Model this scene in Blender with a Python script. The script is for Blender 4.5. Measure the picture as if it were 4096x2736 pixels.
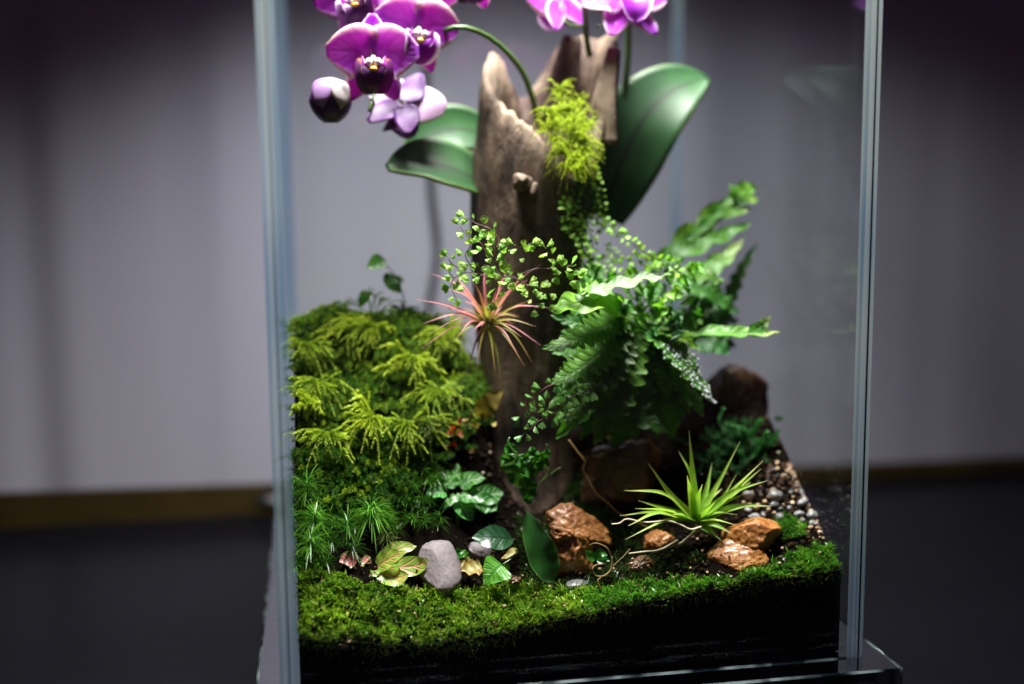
import bpy, math, random
from mathutils import Vector, Matrix, noise
import mathutils
random.seed(7)
R = random.uniform
CM = 0.01
for o in list(bpy.data.objects): bpy.data.objects.remove(o, do_unlink=True)
S = bpy.context.scene
COL = S.collection

# ------------------------------------------------------------------ camera
CAM = Vector((1.4971, -35.8035, 16.2874))
CF, CP, CY, CR = 4588.88, 0.1304, 0.1701, -0.0098
fw = Vector((math.sin(CY)*math.cos(CP), math.cos(CY)*math.cos(CP), -math.sin(CP)))
rt0 = Vector((math.cos(CY), -math.sin(CY), 0)); up0 = rt0.cross(fw)
rt = rt0*math.cos(CR) + up0*math.sin(CR); up = up0*math.cos(CR) - rt0*math.sin(CR)
cd = bpy.data.cameras.new('camera'); cam = bpy.data.objects.new('camera', cd); COL.objects.link(cam)
cd.sensor_width = 36; cd.lens = CF/4096*36; cd.clip_start = 0.01; cd.clip_end = 20
cam.matrix_world = Matrix(((rt.x, up.x, -fw.x, CAM.x*CM), (rt.y, up.y, -fw.y, CAM.y*CM), (rt.z, up.z, -fw.z, CAM.z*CM), (0, 0, 0, 1)))
cd.dof.use_dof = True; cd.dof.focus_distance = 0.395; cd.dof.aperture_fstop = 3.1
S.camera = cam

# ------------------------------------------------------------------ world, lamps, exposure
w = bpy.data.worlds.new('World'); S.world = w; w.use_nodes = True
bg = w.node_tree.nodes['Background']; bg.inputs[0].default_value = (0.86, 0.40, 0.84, 1); bg.inputs[1].default_value = 0.030
def spot(name, loc, aim, power, size, blend, rad, col):
    l = bpy.data.lights.new(name, 'SPOT'); l.energy = power; l.spot_size = math.radians(size); l.spot_blend = blend
    l.shadow_soft_size = rad*CM; l.color = col
    o = bpy.data.objects.new(name, l); COL.objects.link(o); o.location = Vector(loc)*CM
    o.rotation_euler = (Vector(aim)-Vector(loc)).to_track_quat('-Z', 'Y').to_euler()
    return o
spot('lamp_bulb', (9.0, 6.8, 35.6), (11.5, 6.8, 0), 2.4, 142, 0.42, 2.4, (0.97, 0.97, 1.0))
al = bpy.data.lights.new('lamp_panel', 'AREA'); al.shape = 'RECTANGLE'; al.size = .20; al.size_y = .08; al.energy = 1.78; al.spread = math.radians(76); al.color = (1.0, 0.97, 0.94)
ao = bpy.data.objects.new('lamp_panel', al); COL.objects.link(ao); ao.location = (.085, .066, .50)
S.view_settings.view_transform = 'Standard'; S.view_settings.look = 'None'
S.view_settings.exposure = 0.0; S.view_settings.gamma = 1
S.render.engine = 'CYCLES'
S.cycles.use_denoising = True
try: S.cycles.denoiser = 'OPENIMAGEDENOISE'
except Exception: pass
S.cycles.max_bounces = 8; S.cycles.diffuse_bounces = 3; S.cycles.glossy_bounces = 4; S.cycles.transmission_bounces = 6
S.cycles.transparent_max_bounces = 24; S.cycles.sample_clamp_indirect = 4
S.cycles.caustics_reflective = False; S.cycles.caustics_refractive = False

# ------------------------------------------------------------------ where things stand: a spot in the photo plus its depth in the tank
KZ = 4096/2347
def ray(x, y): return fw + rt*((x*KZ-2048)/CF) - up*((y*KZ-1368)/CF)
def P(x, y, Y):
    d = ray(x, y); return CAM + d*((Y-CAM.y)/d.y)
def pix(p):
    d = p-CAM; z = d.dot(fw); return ((2048+CF*d.dot(rt)/z)/KZ, (1368-CF*d.dot(up)/z)/KZ)
def lin(x, xs, ys):
    if x <= xs[0]: return ys[0]
    for i in range(1, len(xs)):
        if x <= xs[i]:
            f = (x-xs[i-1])/(xs[i]-xs[i-1]); return ys[i-1]+(ys[i]-ys[i-1])*f
    return ys[-1]
W_, D_, T_ = 20.0, 20.6, 0.6
FX = ([.6, 2, 4.5, 6, 7.4, 11, 15.7, 19.4], [1.95, 1.75, 1.35, 1.5, 1.65, 2.15, 2.75, 3.0])
SX = ([.6, 3, 5, 7, 9.5, 12, 15, 17, 19.4], [1.02, 1.06, 1.0, .64, .32, .36, .5, .6, .62])
def ground(X, Y, n=True):
    s = lin(X, *SX); y = max(0, Y-.6); yy = y if y < 8.6 else 8.6-(y-8.6)*.35
    z = lin(X, *FX) + s*yy
    u = min(1, max(0, (Y-4)/4.5)); z += lin(X, [.6, 3.5, 5, 6.5, 7.6, 8.4, 9], [.5, .7, 1.4, 2.7, 2.5, .5, 0])*u*u*(3-2*u)
    if X < 8.5 and Y > 3: z += .75*min(1, (Y-3)/3)*min(1, 8.5-X)*noise.noise(Vector((X*.75, Y*.6, 41)))
    if n: z += .22*noise.noise(Vector((X*.5, Y*.5, 3)))*min(1, y) + .06*noise.noise(Vector((X*2, Y*2, 9)))
    return z
def G(x, y, lift=0):
    d = ray(x, y); t0 = (.6-CAM.y)/d.y; t = t0
    for i in range(400):
        p = CAM+d*t
        if p.z < ground(min(19.4, max(.6, p.x)), p.y)+lift: break
        t += .05
    return p
def GY(x, y): return G(x, y).y

# ------------------------------------------------------------------ materials
def nodes(name):
    m = bpy.data.materials.new(name); m.use_nodes = True; nt = m.node_tree; nt.nodes.clear()
    out = nt.nodes.new('ShaderNodeOutputMaterial')
    def N(t, **k):
        n = nt.nodes.new('ShaderNode'+t)
        for a, b in k.items():
            if a.startswith('i_'):
                n.inputs[a[2:].replace('_', ' ')].default_value = b
            else: setattr(n, a, b)
        return n
    def L(a, b): nt.links.new(a, b)
    return m, nt, N, L, out
def c4(c): return (c[0], c[1], c[2], 1)
def math_(N, L, op, a, b=None, c=None, clamp=False):
    n = N('Math', operation=op, use_clamp=clamp)
    for i, v in enumerate((a, b, c)):
        if v is None: continue
        if isinstance(v, (int, float)): n.inputs[i].default_value = v
        else: L(v, n.inputs[i])
    return n.outputs[0]
def mix(N, L, f, a, b, bt='MIX'):
    n = N('MixRGB', blend_type=bt)
    for i, v in enumerate((f, a, b)):
        if isinstance(v, (int, float)): n.inputs[i].default_value = v
        elif isinstance(v, tuple): n.inputs[i].default_value = c4(v)
        else: L(v, n.inputs[i])
    return n.outputs[0]
def sstep(N, L, v, a, b):
    n = N('MapRange', interpolation_type='SMOOTHSTEP'); L(v, n.inputs[0]); n.inputs[1].default_value = a; n.inputs[2].default_value = b
    return n.outputs[0]
def noise_tex(N, L, co, scale, detail=4, rough=.6, dist=0):
    n = N('TexNoise'); n.inputs['Scale'].default_value = scale; n.inputs['Detail'].default_value = detail
    n.inputs['Roughness'].default_value = rough; n.inputs['Distortion'].default_value = dist
    L(co, n.inputs['Vector']); return n.outputs['Fac']
def bump(N, L, h, s, d=.001):
    n = N('Bump'); n.inputs['Strength'].default_value = s; n.inputs['Distance'].default_value = d
    L(h, n.inputs['Height']); return n.outputs['Normal']
def leaf_mat(name, c1, c2, rough=.4, tl=.35, vein=None, vs=.6, nv=7, slant=1.2, vw=.3, edge=None, ew=.8, tip=None, tipa=.6, coat=0, cr=.2, back=None, nscale=180, rnd=.25, mid=None, speck=None, sheen=None, base=None, basea=.3):
    m, nt, N, L, out = nodes(name)
    tc = N('TexCoord'); sep = N('SeparateXYZ'); L(tc.outputs['UV'], sep.inputs[0])
    s = math_(N, L, 'ABSOLUTE', math_(N, L, 'MULTIPLY_ADD', sep.outputs[0], 2, -1)); t = sep.outputs[1]
    nz = noise_tex(N, L, tc.outputs['Object'], nscale, 4, .6)
    col = mix(N, L, sstep(N, L, nz, .35, .68), c1, c2)
    if base: col = mix(N, L, sstep(N, L, t, basea, 0), col, base)
    if tip: col = mix(N, L, sstep(N, L, t, tipa, 1), col, tip)
    if edge: col = mix(N, L, sstep(N, L, s, ew, 1.0), col, edge)
    h = nz
    if vein:
        f = math_(N, L, 'FRACT', math_(N, L, 'MULTIPLY_ADD', math_(N, L, 'SUBTRACT', t, math_(N, L, 'MULTIPLY', s, slant/nv)), nv, math_(N, L, 'MULTIPLY', nz, .25)))
        v = math_(N, L, 'ABSOLUTE', math_(N, L, 'SUBTRACT', f, .5))
        vm = math_(N, L, 'SUBTRACT', 1, sstep(N, L, v, vw*.25, vw))
        vm = math_(N, L, 'MULTIPLY', vm, math_(N, L, 'SUBTRACT', 1, sstep(N, L, s, .75, 1.0)))
        mm = math_(N, L, 'SUBTRACT', 1, sstep(N, L, s, .04, .14))
        vm = math_(N, L, 'MAXIMUM', vm, mm)
        col = mix(N, L, math_(N, L, 'MULTIPLY', vm, vs), col, vein)
        h = math_(N, L, 'SUBTRACT', math_(N, L, 'MULTIPLY', nz, .3), vm)
    elif mid:
        mm = math_(N, L, 'SUBTRACT', 1, sstep(N, L, s, .02, .12)); col = mix(N, L, mm, col, mid)
    if speck:
        vz = N('TexVoronoi'); vz.inputs['Scale'].default_value = 420; L(tc.outputs['Object'], vz.inputs['Vector'])
        col = mix(N, L, math_(N, L, 'SUBTRACT', 1, sstep(N, L, vz.outputs['Distance'], .1, .24)), col, speck)
    if back:
        g = N('NewGeometry'); col = mix(N, L, g.outputs['Backfacing'], col, mix(N, L, .75, col, back))
    oi = N('ObjectInfo'); hs = N('HueSaturation'); hs.inputs['Saturation'].default_value = 1
    L(math_(N, L, 'MULTIPLY_ADD', oi.outputs['Random'], 2*rnd, 1-rnd), hs.inputs['Value'])
    L(math_(N, L, 'MULTIPLY_ADD', math_(N, L, 'FRACT', math_(N, L, 'MULTIPLY', oi.outputs['Random'], 7.3)), .03, .485), hs.inputs['Hue'])
    L(col, hs.inputs['Color']); col = hs.outputs[0]
    b = N('BsdfPrincipled'); L(col, b.inputs['Base Color']); b.inputs['Roughness'].default_value = rough
    b.inputs['Specular IOR Level'].default_value = .5; b.inputs['Coat Weight'].default_value = coat; b.inputs['Coat Roughness'].default_value = cr
    L(bump(N, L, h, .5, .0004), b.inputs['Normal'])
    tr = N('BsdfTranslucent'); L(mix(N, L, 1.0, col, (1.25, 1.3, .8), 'MULTIPLY'), tr.inputs[0])
    mx = N('MixShader'); mx.inputs[0].default_value = tl; L(b.outputs[0], mx.inputs[1]); L(tr.outputs[0], mx.inputs[2]); L(mx.outputs[0], out.inputs[0])
    return m
def attr_mat(name, rough=.6, tl=.3, spec=.4):
    m, nt, N, L, out = nodes(name)
    a = N('Attribute', attribute_name='Col')
    b = N('BsdfPrincipled'); L(a.outputs[0], b.inputs['Base Color']); b.inputs['Roughness'].default_value = rough; b.inputs['Specular IOR Level'].default_value = spec
    tr = N('BsdfTranslucent'); L(a.outputs[0], tr.inputs[0])
    mx = N('MixShader'); mx.inputs[0].default_value = tl; L(b.outputs[0], mx.inputs[1]); L(tr.outputs[0], mx.inputs[2]); L(mx.outputs[0], out.inputs[0])
    return m
def rock_mat(name, c1, c2, c3=None, rough=.5, scale=60, coat=0, sss=0, speck=None, bs=.8, stretch=(1, 1, 1), rnd=.2, spscale=260, spw=(.08, .2), spec=.5):
    m, nt, N, L, out = nodes(name)
    tc = N('TexCoord'); mp = N('Mapping'); mp.inputs['Scale'].default_value = stretch; L(tc.outputs['Object'], mp.inputs[0]); co = mp.outputs[0]
    n1 = noise_tex(N, L, co, scale, 6, .65, .6); n2 = noise_tex(N, L, co, scale*5, 5, .75)
    col = mix(N, L, sstep(N, L, n1, .3, .7), c1, c2)
    if c3: col = mix(N, L, sstep(N, L, n2, .52, .72), col, c3)
    if speck:
        vz = N('TexVoronoi'); vz.inputs['Scale'].default_value = spscale; L(co, vz.inputs['Vector'])
        col = mix(N, L, math_(N, L, 'SUBTRACT', 1, sstep(N, L, vz.outputs['Distance'], *spw)), col, speck)
    oi = N('ObjectInfo'); hs = N('HueSaturation'); L(math_(N, L, 'MULTIPLY_ADD', oi.outputs['Random'], 2*rnd, 1-rnd), hs.inputs['Value']); L(col, hs.inputs['Color'])
    b = N('BsdfPrincipled'); L(hs.outputs[0], b.inputs['Base Color']); b.inputs['Roughness'].default_value = rough; b.inputs['Specular IOR Level'].default_value = spec
    b.inputs['Coat Weight'].default_value = coat; b.inputs['Coat Roughness'].default_value = .2
    if sss:
        b.inputs['Subsurface Weight'].default_value = sss; b.inputs['Subsurface Radius'].default_value = (1, .45, .15); b.inputs['Subsurface Scale'].default_value = .004
    hh = math_(N, L, 'MULTIPLY_ADD', n1, .7, math_(N, L, 'MULTIPLY', n2, .4))
    L(bump(N, L, hh, bs, .0015), b.inputs['Normal']); L(b.outputs[0], out.inputs[0])
    return m
def plain(name, c, rough=.5, coat=0, metal=0):
    m, nt, N, L, out = nodes(name)
    tc = N('TexCoord'); n1 = noise_tex(N, L, tc.outputs['Object'], 90, 4, .6)
    b = N('BsdfPrincipled'); L(mix(N, L, n1, tuple(x*.75 for x in c), tuple(min(1, x*1.2) for x in c)), b.inputs['Base Color'])
    b.inputs['Roughness'].default_value = rough; b.inputs['Coat Weight'].default_value = coat; b.inputs['Metallic'].default_value = metal
    L(b.outputs[0], out.inputs[0]); return m

M = {}
# clear glass for the broad faces of a pane
m, nt, N, L, out = nodes('clear_glass')
tr = N('BsdfTransparent'); tr.inputs[0].default_value = (.975, .985, .98, 1)
gl = N('BsdfGlossy'); gl.inputs['Roughness'].default_value = .015; gl.inputs[0].default_value = (.9, .92, 1, 1)
fr = N('Fresnel'); fr.inputs[0].default_value = 1.45; mx = N('MixShader')
L(math_(N, L, 'MINIMUM', fr.outputs[0], .028), mx.inputs[0]); L(tr.outputs[0], mx.inputs[1]); L(gl.outputs[0], mx.inputs[2]); L(mx.outputs[0], out.inputs[0]); M['glass'] = m
# cut edges of the panes: greenish blue, slightly frosted, streaks and bands of reflected light put into the colour
def edge_mat(name, ca, cb):
    m, nt, N, L, out = nodes(name)
    tc = N('TexCoord'); mp = N('Mapping'); mp.inputs['Scale'].default_value = (900, 300, 2.5); L(tc.outputs['Object'], mp.inputs[0])
    n1 = noise_tex(N, L, mp.outputs[0], 1, 3, .5)
    mp2 = N('Mapping'); mp2.inputs['Scale'].default_value = (3, 3, 11); L(tc.outputs['Object'], mp2.inputs[0]); n2 = noise_tex(N, L, mp2.outputs[0], 1, 1, .5)
    col = mix(N, L, sstep(N, L, math_(N, L, 'MULTIPLY_ADD', n1, .5, math_(N, L, 'MULTIPLY', n2, .5)), .38, .62), ca, cb)
    b = N('BsdfPrincipled'); L(col, b.inputs['Base Color']); b.inputs['Roughness'].default_value = .2
    t2 = N('BsdfTranslucent'); L(col, t2.inputs[0]); mx = N('MixShader'); mx.inputs[0].default_value = .6
    L(b.outputs[0], mx.inputs[1]); L(t2.outputs[0], mx.inputs[2])
    t3 = N('BsdfTransparent'); t3.inputs[0].default_value = (.7, .85, .95, 1); m2 = N('MixShader'); m2.inputs[0].default_value = .4
    L(mx.outputs[0], m2.inputs[1]); L(t3.outputs[0], m2.inputs[2]); L(m2.outputs[0], out.inputs[0]); return m
M['glass_edge'] = edge_mat('glass_edge', (.15, .26, .40), (.56, .64, .62))
M['seam'] = plain('seam_glue', (.05, .07, .09), .3)
m, nt, N, L, out = nodes('acrylic')
tr = N('BsdfTransparent'); tr.inputs[0].default_value = (.5, .54, .60, 1)
gl = N('BsdfGlossy'); gl.inputs['Roughness'].default_value = .06; gl.inputs[0].default_value = (.92, .92, .97, 1)
fr = N('Fresnel'); fr.inputs[0].default_value = 6.0; mx = N('MixShader')
L(fr.outputs[0], mx.inputs[0]); L(tr.outputs[0], mx.inputs[1]); L(gl.outputs[0], mx.inputs[2]); L(mx.outputs[0], out.inputs[0]); M['acrylic'] = m
m, nt, N, L, out = nodes('acrylic_side')
tc = N('TexCoord'); mp = N('Mapping'); mp.inputs['Scale'].default_value = (45, 45, 14); mp.inputs['Rotation'].default_value = (0, .9, 0); L(tc.outputs['Object'], mp.inputs[0]); n1 = noise_tex(N, L, mp.outputs[0], 1, 2, .5, 1.0)
gl = N('BsdfGlass'); gl.inputs['IOR'].default_value = 1.49; gl.inputs['Roughness'].default_value = .05; gl.inputs[0].default_value = (.85, .95, .95, 1)
df = N('BsdfTranslucent'); L(mix(N, L, sstep(N, L, n1, .40, .62), (.05, .08, .10), (.85, .95, .95)), df.inputs[0]); mx = N('MixShader'); mx.inputs[0].default_value = .6  # pale streaks painted in for light refracted through the plate
L(gl.outputs[0], mx.inputs[1]); L(df.outputs[0], mx.inputs[2]); L(mx.outputs[0], out.inputs[0]); M['acrylic_side'] = m
# table
m, nt, N, L, out = nodes('black_tabletop')
tc = N('TexCoord'); mp = N('Mapping'); mp.inputs['Scale'].default_value = (20, 260, 1); mp.inputs['Rotation'].default_value = (0, 0, .25); L(tc.outputs['Object'], mp.inputs[0])
n1 = noise_tex(N, L, mp.outputs[0], 1, 5, .7); n2 = noise_tex(N, L, tc.outputs['Object'], 14, 5, .6)
b = N('BsdfPrincipled'); L(mix(N, L, n2, (.0025, .0025, .004), (.005, .005, .007)), b.inputs['Base Color'])
L(math_(N, L, 'MULTIPLY_ADD', n1, .12, math_(N, L, 'MULTIPLY_ADD', n2, .12, .16)), b.inputs['Roughness']); b.inputs['Specular IOR Level'].default_value = .05
L(bump(N, L, n1, .12, .0004), b.inputs['Normal']); L(b.outputs[0], out.inputs[0]); M['table'] = m
# curtain
m, nt, N, L, out = nodes('grey_curtain')
tc = N('TexCoord'); mp = N('Mapping'); mp.inputs['Scale'].default_value = (18, 18, 1.2); L(tc.outputs['Object'], mp.inputs[0])
n1 = noise_tex(N, L, mp.outputs[0], 1, 4, .6)
b = N('BsdfPrincipled'); L(mix(N, L, n1, (.40, .39, .465), (.465, .455, .535)), b.inputs['Base Color']); b.inputs['Roughness'].default_value = .85
L(b.outputs[0], out.inputs[0]); M['curtain'] = m
M['wood_strip'] = rock_mat('brass_brown_strip', (.035, .023, .006), (.058, .039, .011), rough=.35, scale=20, bs=.2, rnd=0)
M['cable'] = plain('dark_cable', (.05, .05, .055), .5)
M['plug'] = plain('black_plug', (.006, .006, .006), .5)
M['soil'] = rock_mat('black_soil', (.003, .0025, .002), (.007, .005, .0035), (.010, .007, .0045), .85, 240, speck=(.22, .15, .06), bs=1.0, rnd=0, spscale=300, spw=(.03, .09), spec=0)
# driftwood
m, nt, N, L, out = nodes('driftwood')
tc = N('TexCoord'); mp = N('Mapping'); mp.inputs['Scale'].default_value = (1, 1, .3); L(tc.outputs['Object'], mp.inputs[0])
n1 = noise_tex(N, L, mp.outputs[0], 110, 7, .68, 1.2); n2 = noise_tex(N, L, tc.outputs['Object'], 38, 6, .62, .5); n3 = noise_tex(N, L, mp.outputs[0], 420, 4, .7)
col = mix(N, L, sstep(N, L, n1, .34, .64), (.030, .019, .012), (.125, .080, .050))
col = mix(N, L, sstep(N, L, n2, .46, .68), col, (.185, .130, .088))
col = mix(N, L, sstep(N, L, n2, .52, .36), col, (.014, .010, .008))
a = N('Attribute', attribute_name='Col'); sp = N('SeparateColor'); L(a.outputs[0], sp.inputs[0])
col = mix(N, L, math_(N, L, 'MULTIPLY', sp.outputs[0], sstep(N, L, n1, .25, .6)), col, (.30, .22, .15))      # bleached rim
col = mix(N, L, math_(N, L, 'MULTIPLY', sp.outputs[1], sstep(N, L, n2, .62, .42)), col, (.038, .015, .010))  # red-brown heartwood
b = N('BsdfPrincipled'); L(col, b.inputs['Base Color']); b.inputs['Roughness'].default_value = .62; b.inputs['Specular IOR Level'].default_value = .35
L(bump(N, L, math_(N, L, 'MULTIPLY_ADD', n3, .35, n1), 1.0, .002), b.inputs['Normal']); L(b.outputs[0], out.inputs[0]); M['wood'] = m

M['petal'] = leaf_mat('orchid_petal', (.50, .022, .78), (.66, .09, .92), .5, .55, vein=(.36, .014, .62), vs=.3, nv=6, slant=2.5, vw=.16, edge=(.90, .78, .95), ew=.62, back=(.66, .46, .74), rnd=.12, nscale=60, base=(.45, .12, .66), basea=.2)
M['petal_pale'] = leaf_mat('orchid_petal_pale', (.55, .33, .62), (.72, .55, .74), .55, .4, edge=(.85, .78, .86), ew=.7, rnd=.1, nscale=50)
M['petal_dark'] = leaf_mat('orchid_petal_dark', (.06, .006, .11), (.14, .015, .22), .5, .2, rnd=.1, nscale=60)
M['lip'] = leaf_mat('orchid_lip', (.045, .003, .05), (.10, .005, .11), .42, .1, base=(.55, .20, .02), basea=.28, rnd=.1, nscale=120)
M['lip_bright'] = leaf_mat('orchid_lip_bright', (.30, .01, .42), (.2, .01, .3), .42, .2, edge=(.8, .65, .85), ew=.75, rnd=.1)
M['column'] = plain('orchid_column', (.80, .72, .70), .45)
M['callus'] = plain('orchid_callus', (.62, .42, .05), .45)
M['bud'] = leaf_mat('orchid_bud', (.05, .008, .085), (.11, .02, .16), .45, .15, tip=None, rnd=.05, nscale=60)
M['bud_lilac'] = leaf_mat('orchid_bud_lilac', (.30, .14, .42), (.45, .27, .55), .45, .25, base=(.6, .5, .6), basea=.3, rnd=.05, nscale=60)
M['bud_pale'] = leaf_mat('orchid_bud_pale', (.62, .55, .58), (.70, .66, .52), .45, .25, rnd=.05, nscale=60)
M['stem'] = plain('orchid_stem', (.055, .11, .018), .4, .2)
M['oleaf'] = leaf_mat('orchid_leaf', (.012, .070, .014), (.025, .105, .020), .5, .16, mid=(.012, .035, .01), edge=(.16, .24, .04), ew=.965, coat=.14, cr=.5, nscale=45, rnd=.08)
M['fern'] = leaf_mat('fern_leaf', (.05, .18, .009), (.10, .28, .014), .5, .42, vein=(.02, .11, .008), vs=.4, nv=14, coat=.03, rnd=.3)
M['fern_lime'] = leaf_mat('fern_leaf_lime', (.15, .40, .025), (.23, .50, .045), .5, .42, vein=(.12, .33, .02), vs=.4, nv=12, coat=.06, rnd=.15, base=(.04, .17, .015), basea=.5)
M['fern_pale'] = leaf_mat('fern_leaf_pale', (.22, .34, .15), (.31, .42, .22), .55, .35, vein=(.17, .32, .11), vs=.5, nv=12, coat=.15, rnd=.08)
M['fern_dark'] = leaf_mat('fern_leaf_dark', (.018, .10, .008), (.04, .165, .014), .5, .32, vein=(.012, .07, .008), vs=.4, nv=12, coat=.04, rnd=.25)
M['fern_tip'] = leaf_mat('fern_leaf_yellow_tip', (.07, .26, .022), (.13, .36, .035), .48, .42, tip=(.40, .55, .16), tipa=.5, vein=(.05, .2, .02), vs=.4, nv=10, coat=.06, rnd=.1)
M['maiden'] = leaf_mat('maidenhair_leaflet', (.24, .48, .06), (.38, .62, .11), .5, .4, vein=(.18, .36, .05), vs=.4, nv=2, slant=.2, rnd=.25, nscale=250)
M['maiden_cool'] = leaf_mat('maidenhair_leaflet_cool', (.13, .33, .07), (.24, .44, .14), .35, .4, rnd=.25, coat=.3, nscale=250)
M['creep'] = leaf_mat('creeper_leaf', (.20, .45, .025), (.34, .60, .05), .48, .42, rnd=.3, coat=.05, nscale=250)
M['wire'] = plain('dark_red_stem', (.07, .018, .014), .4)
M['pink'] = leaf_mat('pink_air_leaf', (.52, .15, .15), (.60, .24, .20), .45, .3, base=(.30, .27, .05), basea=.42, tip=(.52, .20, .24), tipa=.5, rnd=.2)
M['pink_green'] = leaf_mat('pink_air_leaf_green', (.26, .28, .03), (.36, .30, .07), .45, .35, base=(.34, .36, .10), basea=.4, tip=(.48, .22, .09), tipa=.55, rnd=.2)
M['air'] = leaf_mat('air_leaf', (.24, .45, .035), (.36, .55, .075), .5, .38, tip=(.50, .54, .20), tipa=.7, rnd=.14, nscale=220)
M['root'] = plain('dry_root', (.52, .44, .30), .6)
M['root_brown'] = plain('brown_root', (.20, .12, .035), .6)
M['fit'] = leaf_mat('fittonia_leaf', (.05, .26, .025), (.10, .38, .045), .38, .3, vein=(.50, .68, .42), vs=.7, nv=6, slant=1.4, vw=.20, coat=.35, rnd=.2)
M['fit_red'] = leaf_mat('fittonia_red', (.14, .30, .025), (.26, .42, .05), .38, .3, vein=(.70, .26, .18), vs=.75, nv=5, slant=1.5, vw=.17, coat=.35, rnd=.2)
M['fit_pink'] = leaf_mat('fittonia_pink', (.55, .14, .11), (.66, .24, .18), .38, .3, vein=(.78, .40, .36), vs=.6, nv=6, coat=.35, edge=(.10, .25, .04), ew=.6, rnd=.1)
M['ficus'] = leaf_mat('dark_glossy_leaf', (.010, .055, .018), (.020, .085, .028), .3, .15, vein=(.008, .03, .012), vs=.6, nv=5, slant=1.3, vw=.2, coat=.55, rnd=.1)
M['matte_leaf'] = leaf_mat('dark_matte_leaf', (.012, .060, .006), (.026, .095, .010), .5, .2, edge=(.16, .28, .06), ew=.93, rnd=.05, nscale=90)
M['lime_leaf'] = leaf_mat('lime_leaf', (.11, .33, .02), (.17, .42, .035), .4, .4, vein=(.05, .20, .012), vs=.7, nv=7, slant=1.2, vw=.16, coat=.2, rnd=.05)
M['yellow_leaf'] = leaf_mat('yellow_leaf', (.42, .42, .13), (.40, .27, .07), .5, .35, rnd=.1, edge=(.38, .22, .05), ew=.7)
M['curl'] = leaf_mat('curled_leaf', (.03, .17, .012), (.06, .26, .022), .4, .35, vein=(.02, .11, .01), vs=.5, nv=5, coat=.3, rnd=.15)
M['red_leaf'] = leaf_mat('red_leaf', (.40, .035, .012), (.30, .06, .015), .45, .3, rnd=.3)
M['ochre_leaf'] = leaf_mat('ochre_leaf', (.16, .11, .015), (.25, .18, .02), .5, .3, rnd=.2)
M['heart'] = leaf_mat('heart_leaf', (.03, .17, .015), (.06, .28, .025), .35, .4, rnd=.2, coat=.2)
M['moss'] = attr_mat('moss_blades', .34, .35, .6)
M['fmoss'] = attr_mat('feather_moss', .55, .35)
M['orange'] = rock_mat('orange_stone', (.22, .070, .011), (.40, .155, .028), (.50, .29, .10), .45, 110, coat=.35, sss=.25, bs=1.0, rnd=.1, speck=(.72, .55, .42), spscale=330, spw=(.04, .12))
M['amber'] = rock_mat('amber_stone', (.26, .085, .013), (.44, .19, .04), (.52, .31, .12), .4, 90, coat=.35, sss=.35, bs=.9, rnd=.05)
M['brown'] = rock_mat('brown_stone', (.055, .020, .005), (.14, .056, .013), (.22, .12, .045), .35, 80, coat=.6, sss=.2, bs=1.0, rnd=.05, speck=(.6, .5, .4), spscale=240, spw=(.03, .1))
M['dkbrown'] = rock_mat('dark_brown_stone', (.035, .016, .006), (.10, .046, .012), None, .5, 50, coat=.1, sss=.05, bs=.8, rnd=0)
M['slate'] = rock_mat('slate_stone', (.11, .09, .095), (.18, .15, .155), (.22, .175, .15), .6, 80, bs=.5, rnd=.12)
M['pebble'] = rock_mat('grey_pebble', (.09, .09, .09), (.22, .22, .22), (.30, .29, .27), .45, 220, coat=.25, bs=.3, rnd=.45)
M['pebble_dark'] = rock_mat('dark_pebble', (.035, .035, .036), (.085, .08, .08), None, .35, 160, coat=.5, bs=.3, rnd=.4)
M['pebble_tan'] = rock_mat('tan_pebble', (.34, .21, .11), (.50, .36, .21), None, .5, 160, coat=.2, bs=.4, rnd=.35)
M['crumb'] = attr_mat('soil_crumbs', .6, 0.02, 0)
m, nt, N, L, out = nodes('water_drop')
b = N('BsdfPrincipled'); b.inputs['Base Color'].default_value = (.8, .85, .85, 1); b.inputs['Roughness'].default_value = .05; b.inputs['Coat Weight'].default_value = 1
tr = N('BsdfTransparent'); mx = N('MixShader'); mx.inputs[0].default_value = .45; L(b.outputs[0], mx.inputs[1]); L(tr.outputs[0], mx.inputs[2]); L(mx.outputs[0], out.inputs[0]); M['drop'] = m

# ------------------------------------------------------------------ mesh helpers (all shapes in centimetres)
class MB:
    def __init__(s): s.v = []; s.f = []; s.uv = []; s.col = []; s.mi = []; s.usecol = False
    def add(s, vs, fs, uvs=None, col=None, mi=0):
        o = len(s.v); s.v += [tuple(p) for p in vs]
        s.uv += (uvs if uvs else [(.5, .5)]*len(vs))
        if col is None: s.col += [(1, 1, 1)]*len(vs)
        else:
            s.usecol = True
            s.col += (col if isinstance(col, list) else [col]*len(vs))
        for f in fs: s.f.append(tuple(i+o for i in f)); s.mi.append(mi)
    def mesh(s, name, mats, org=Vector((0, 0, 0)), smooth=True):
        me = bpy.data.meshes.new(name)
        me.from_pydata([((p[0]-org[0])*CM, (p[1]-org[1])*CM, (p[2]-org[2])*CM) for p in s.v], [], s.f)
        u = me.uv_layers.new(name='UVMap'); li = [0]*len(me.loops); me.loops.foreach_get('vertex_index', li)
        buf = []
        for i in li: buf += s.uv[i]
        u.data.foreach_set('uv', buf)
        if s.usecol:
            a = me.color_attributes.new('Col', 'FLOAT_COLOR', 'POINT'); b = []
            for c in s.col: b += (c[0], c[1], c[2], 1)
            a.data.foreach_set('color', b)
        for mm in (mats if isinstance(mats, (list, tuple)) else [mats]): me.materials.append(M[mm] if isinstance(mm, str) else mm)
        if any(s.mi): me.polygons.foreach_set('material_index', s.mi)
        me.polygons.foreach_set('use_smooth', [smooth]*len(me.polygons)); me.update()
        return me
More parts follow.
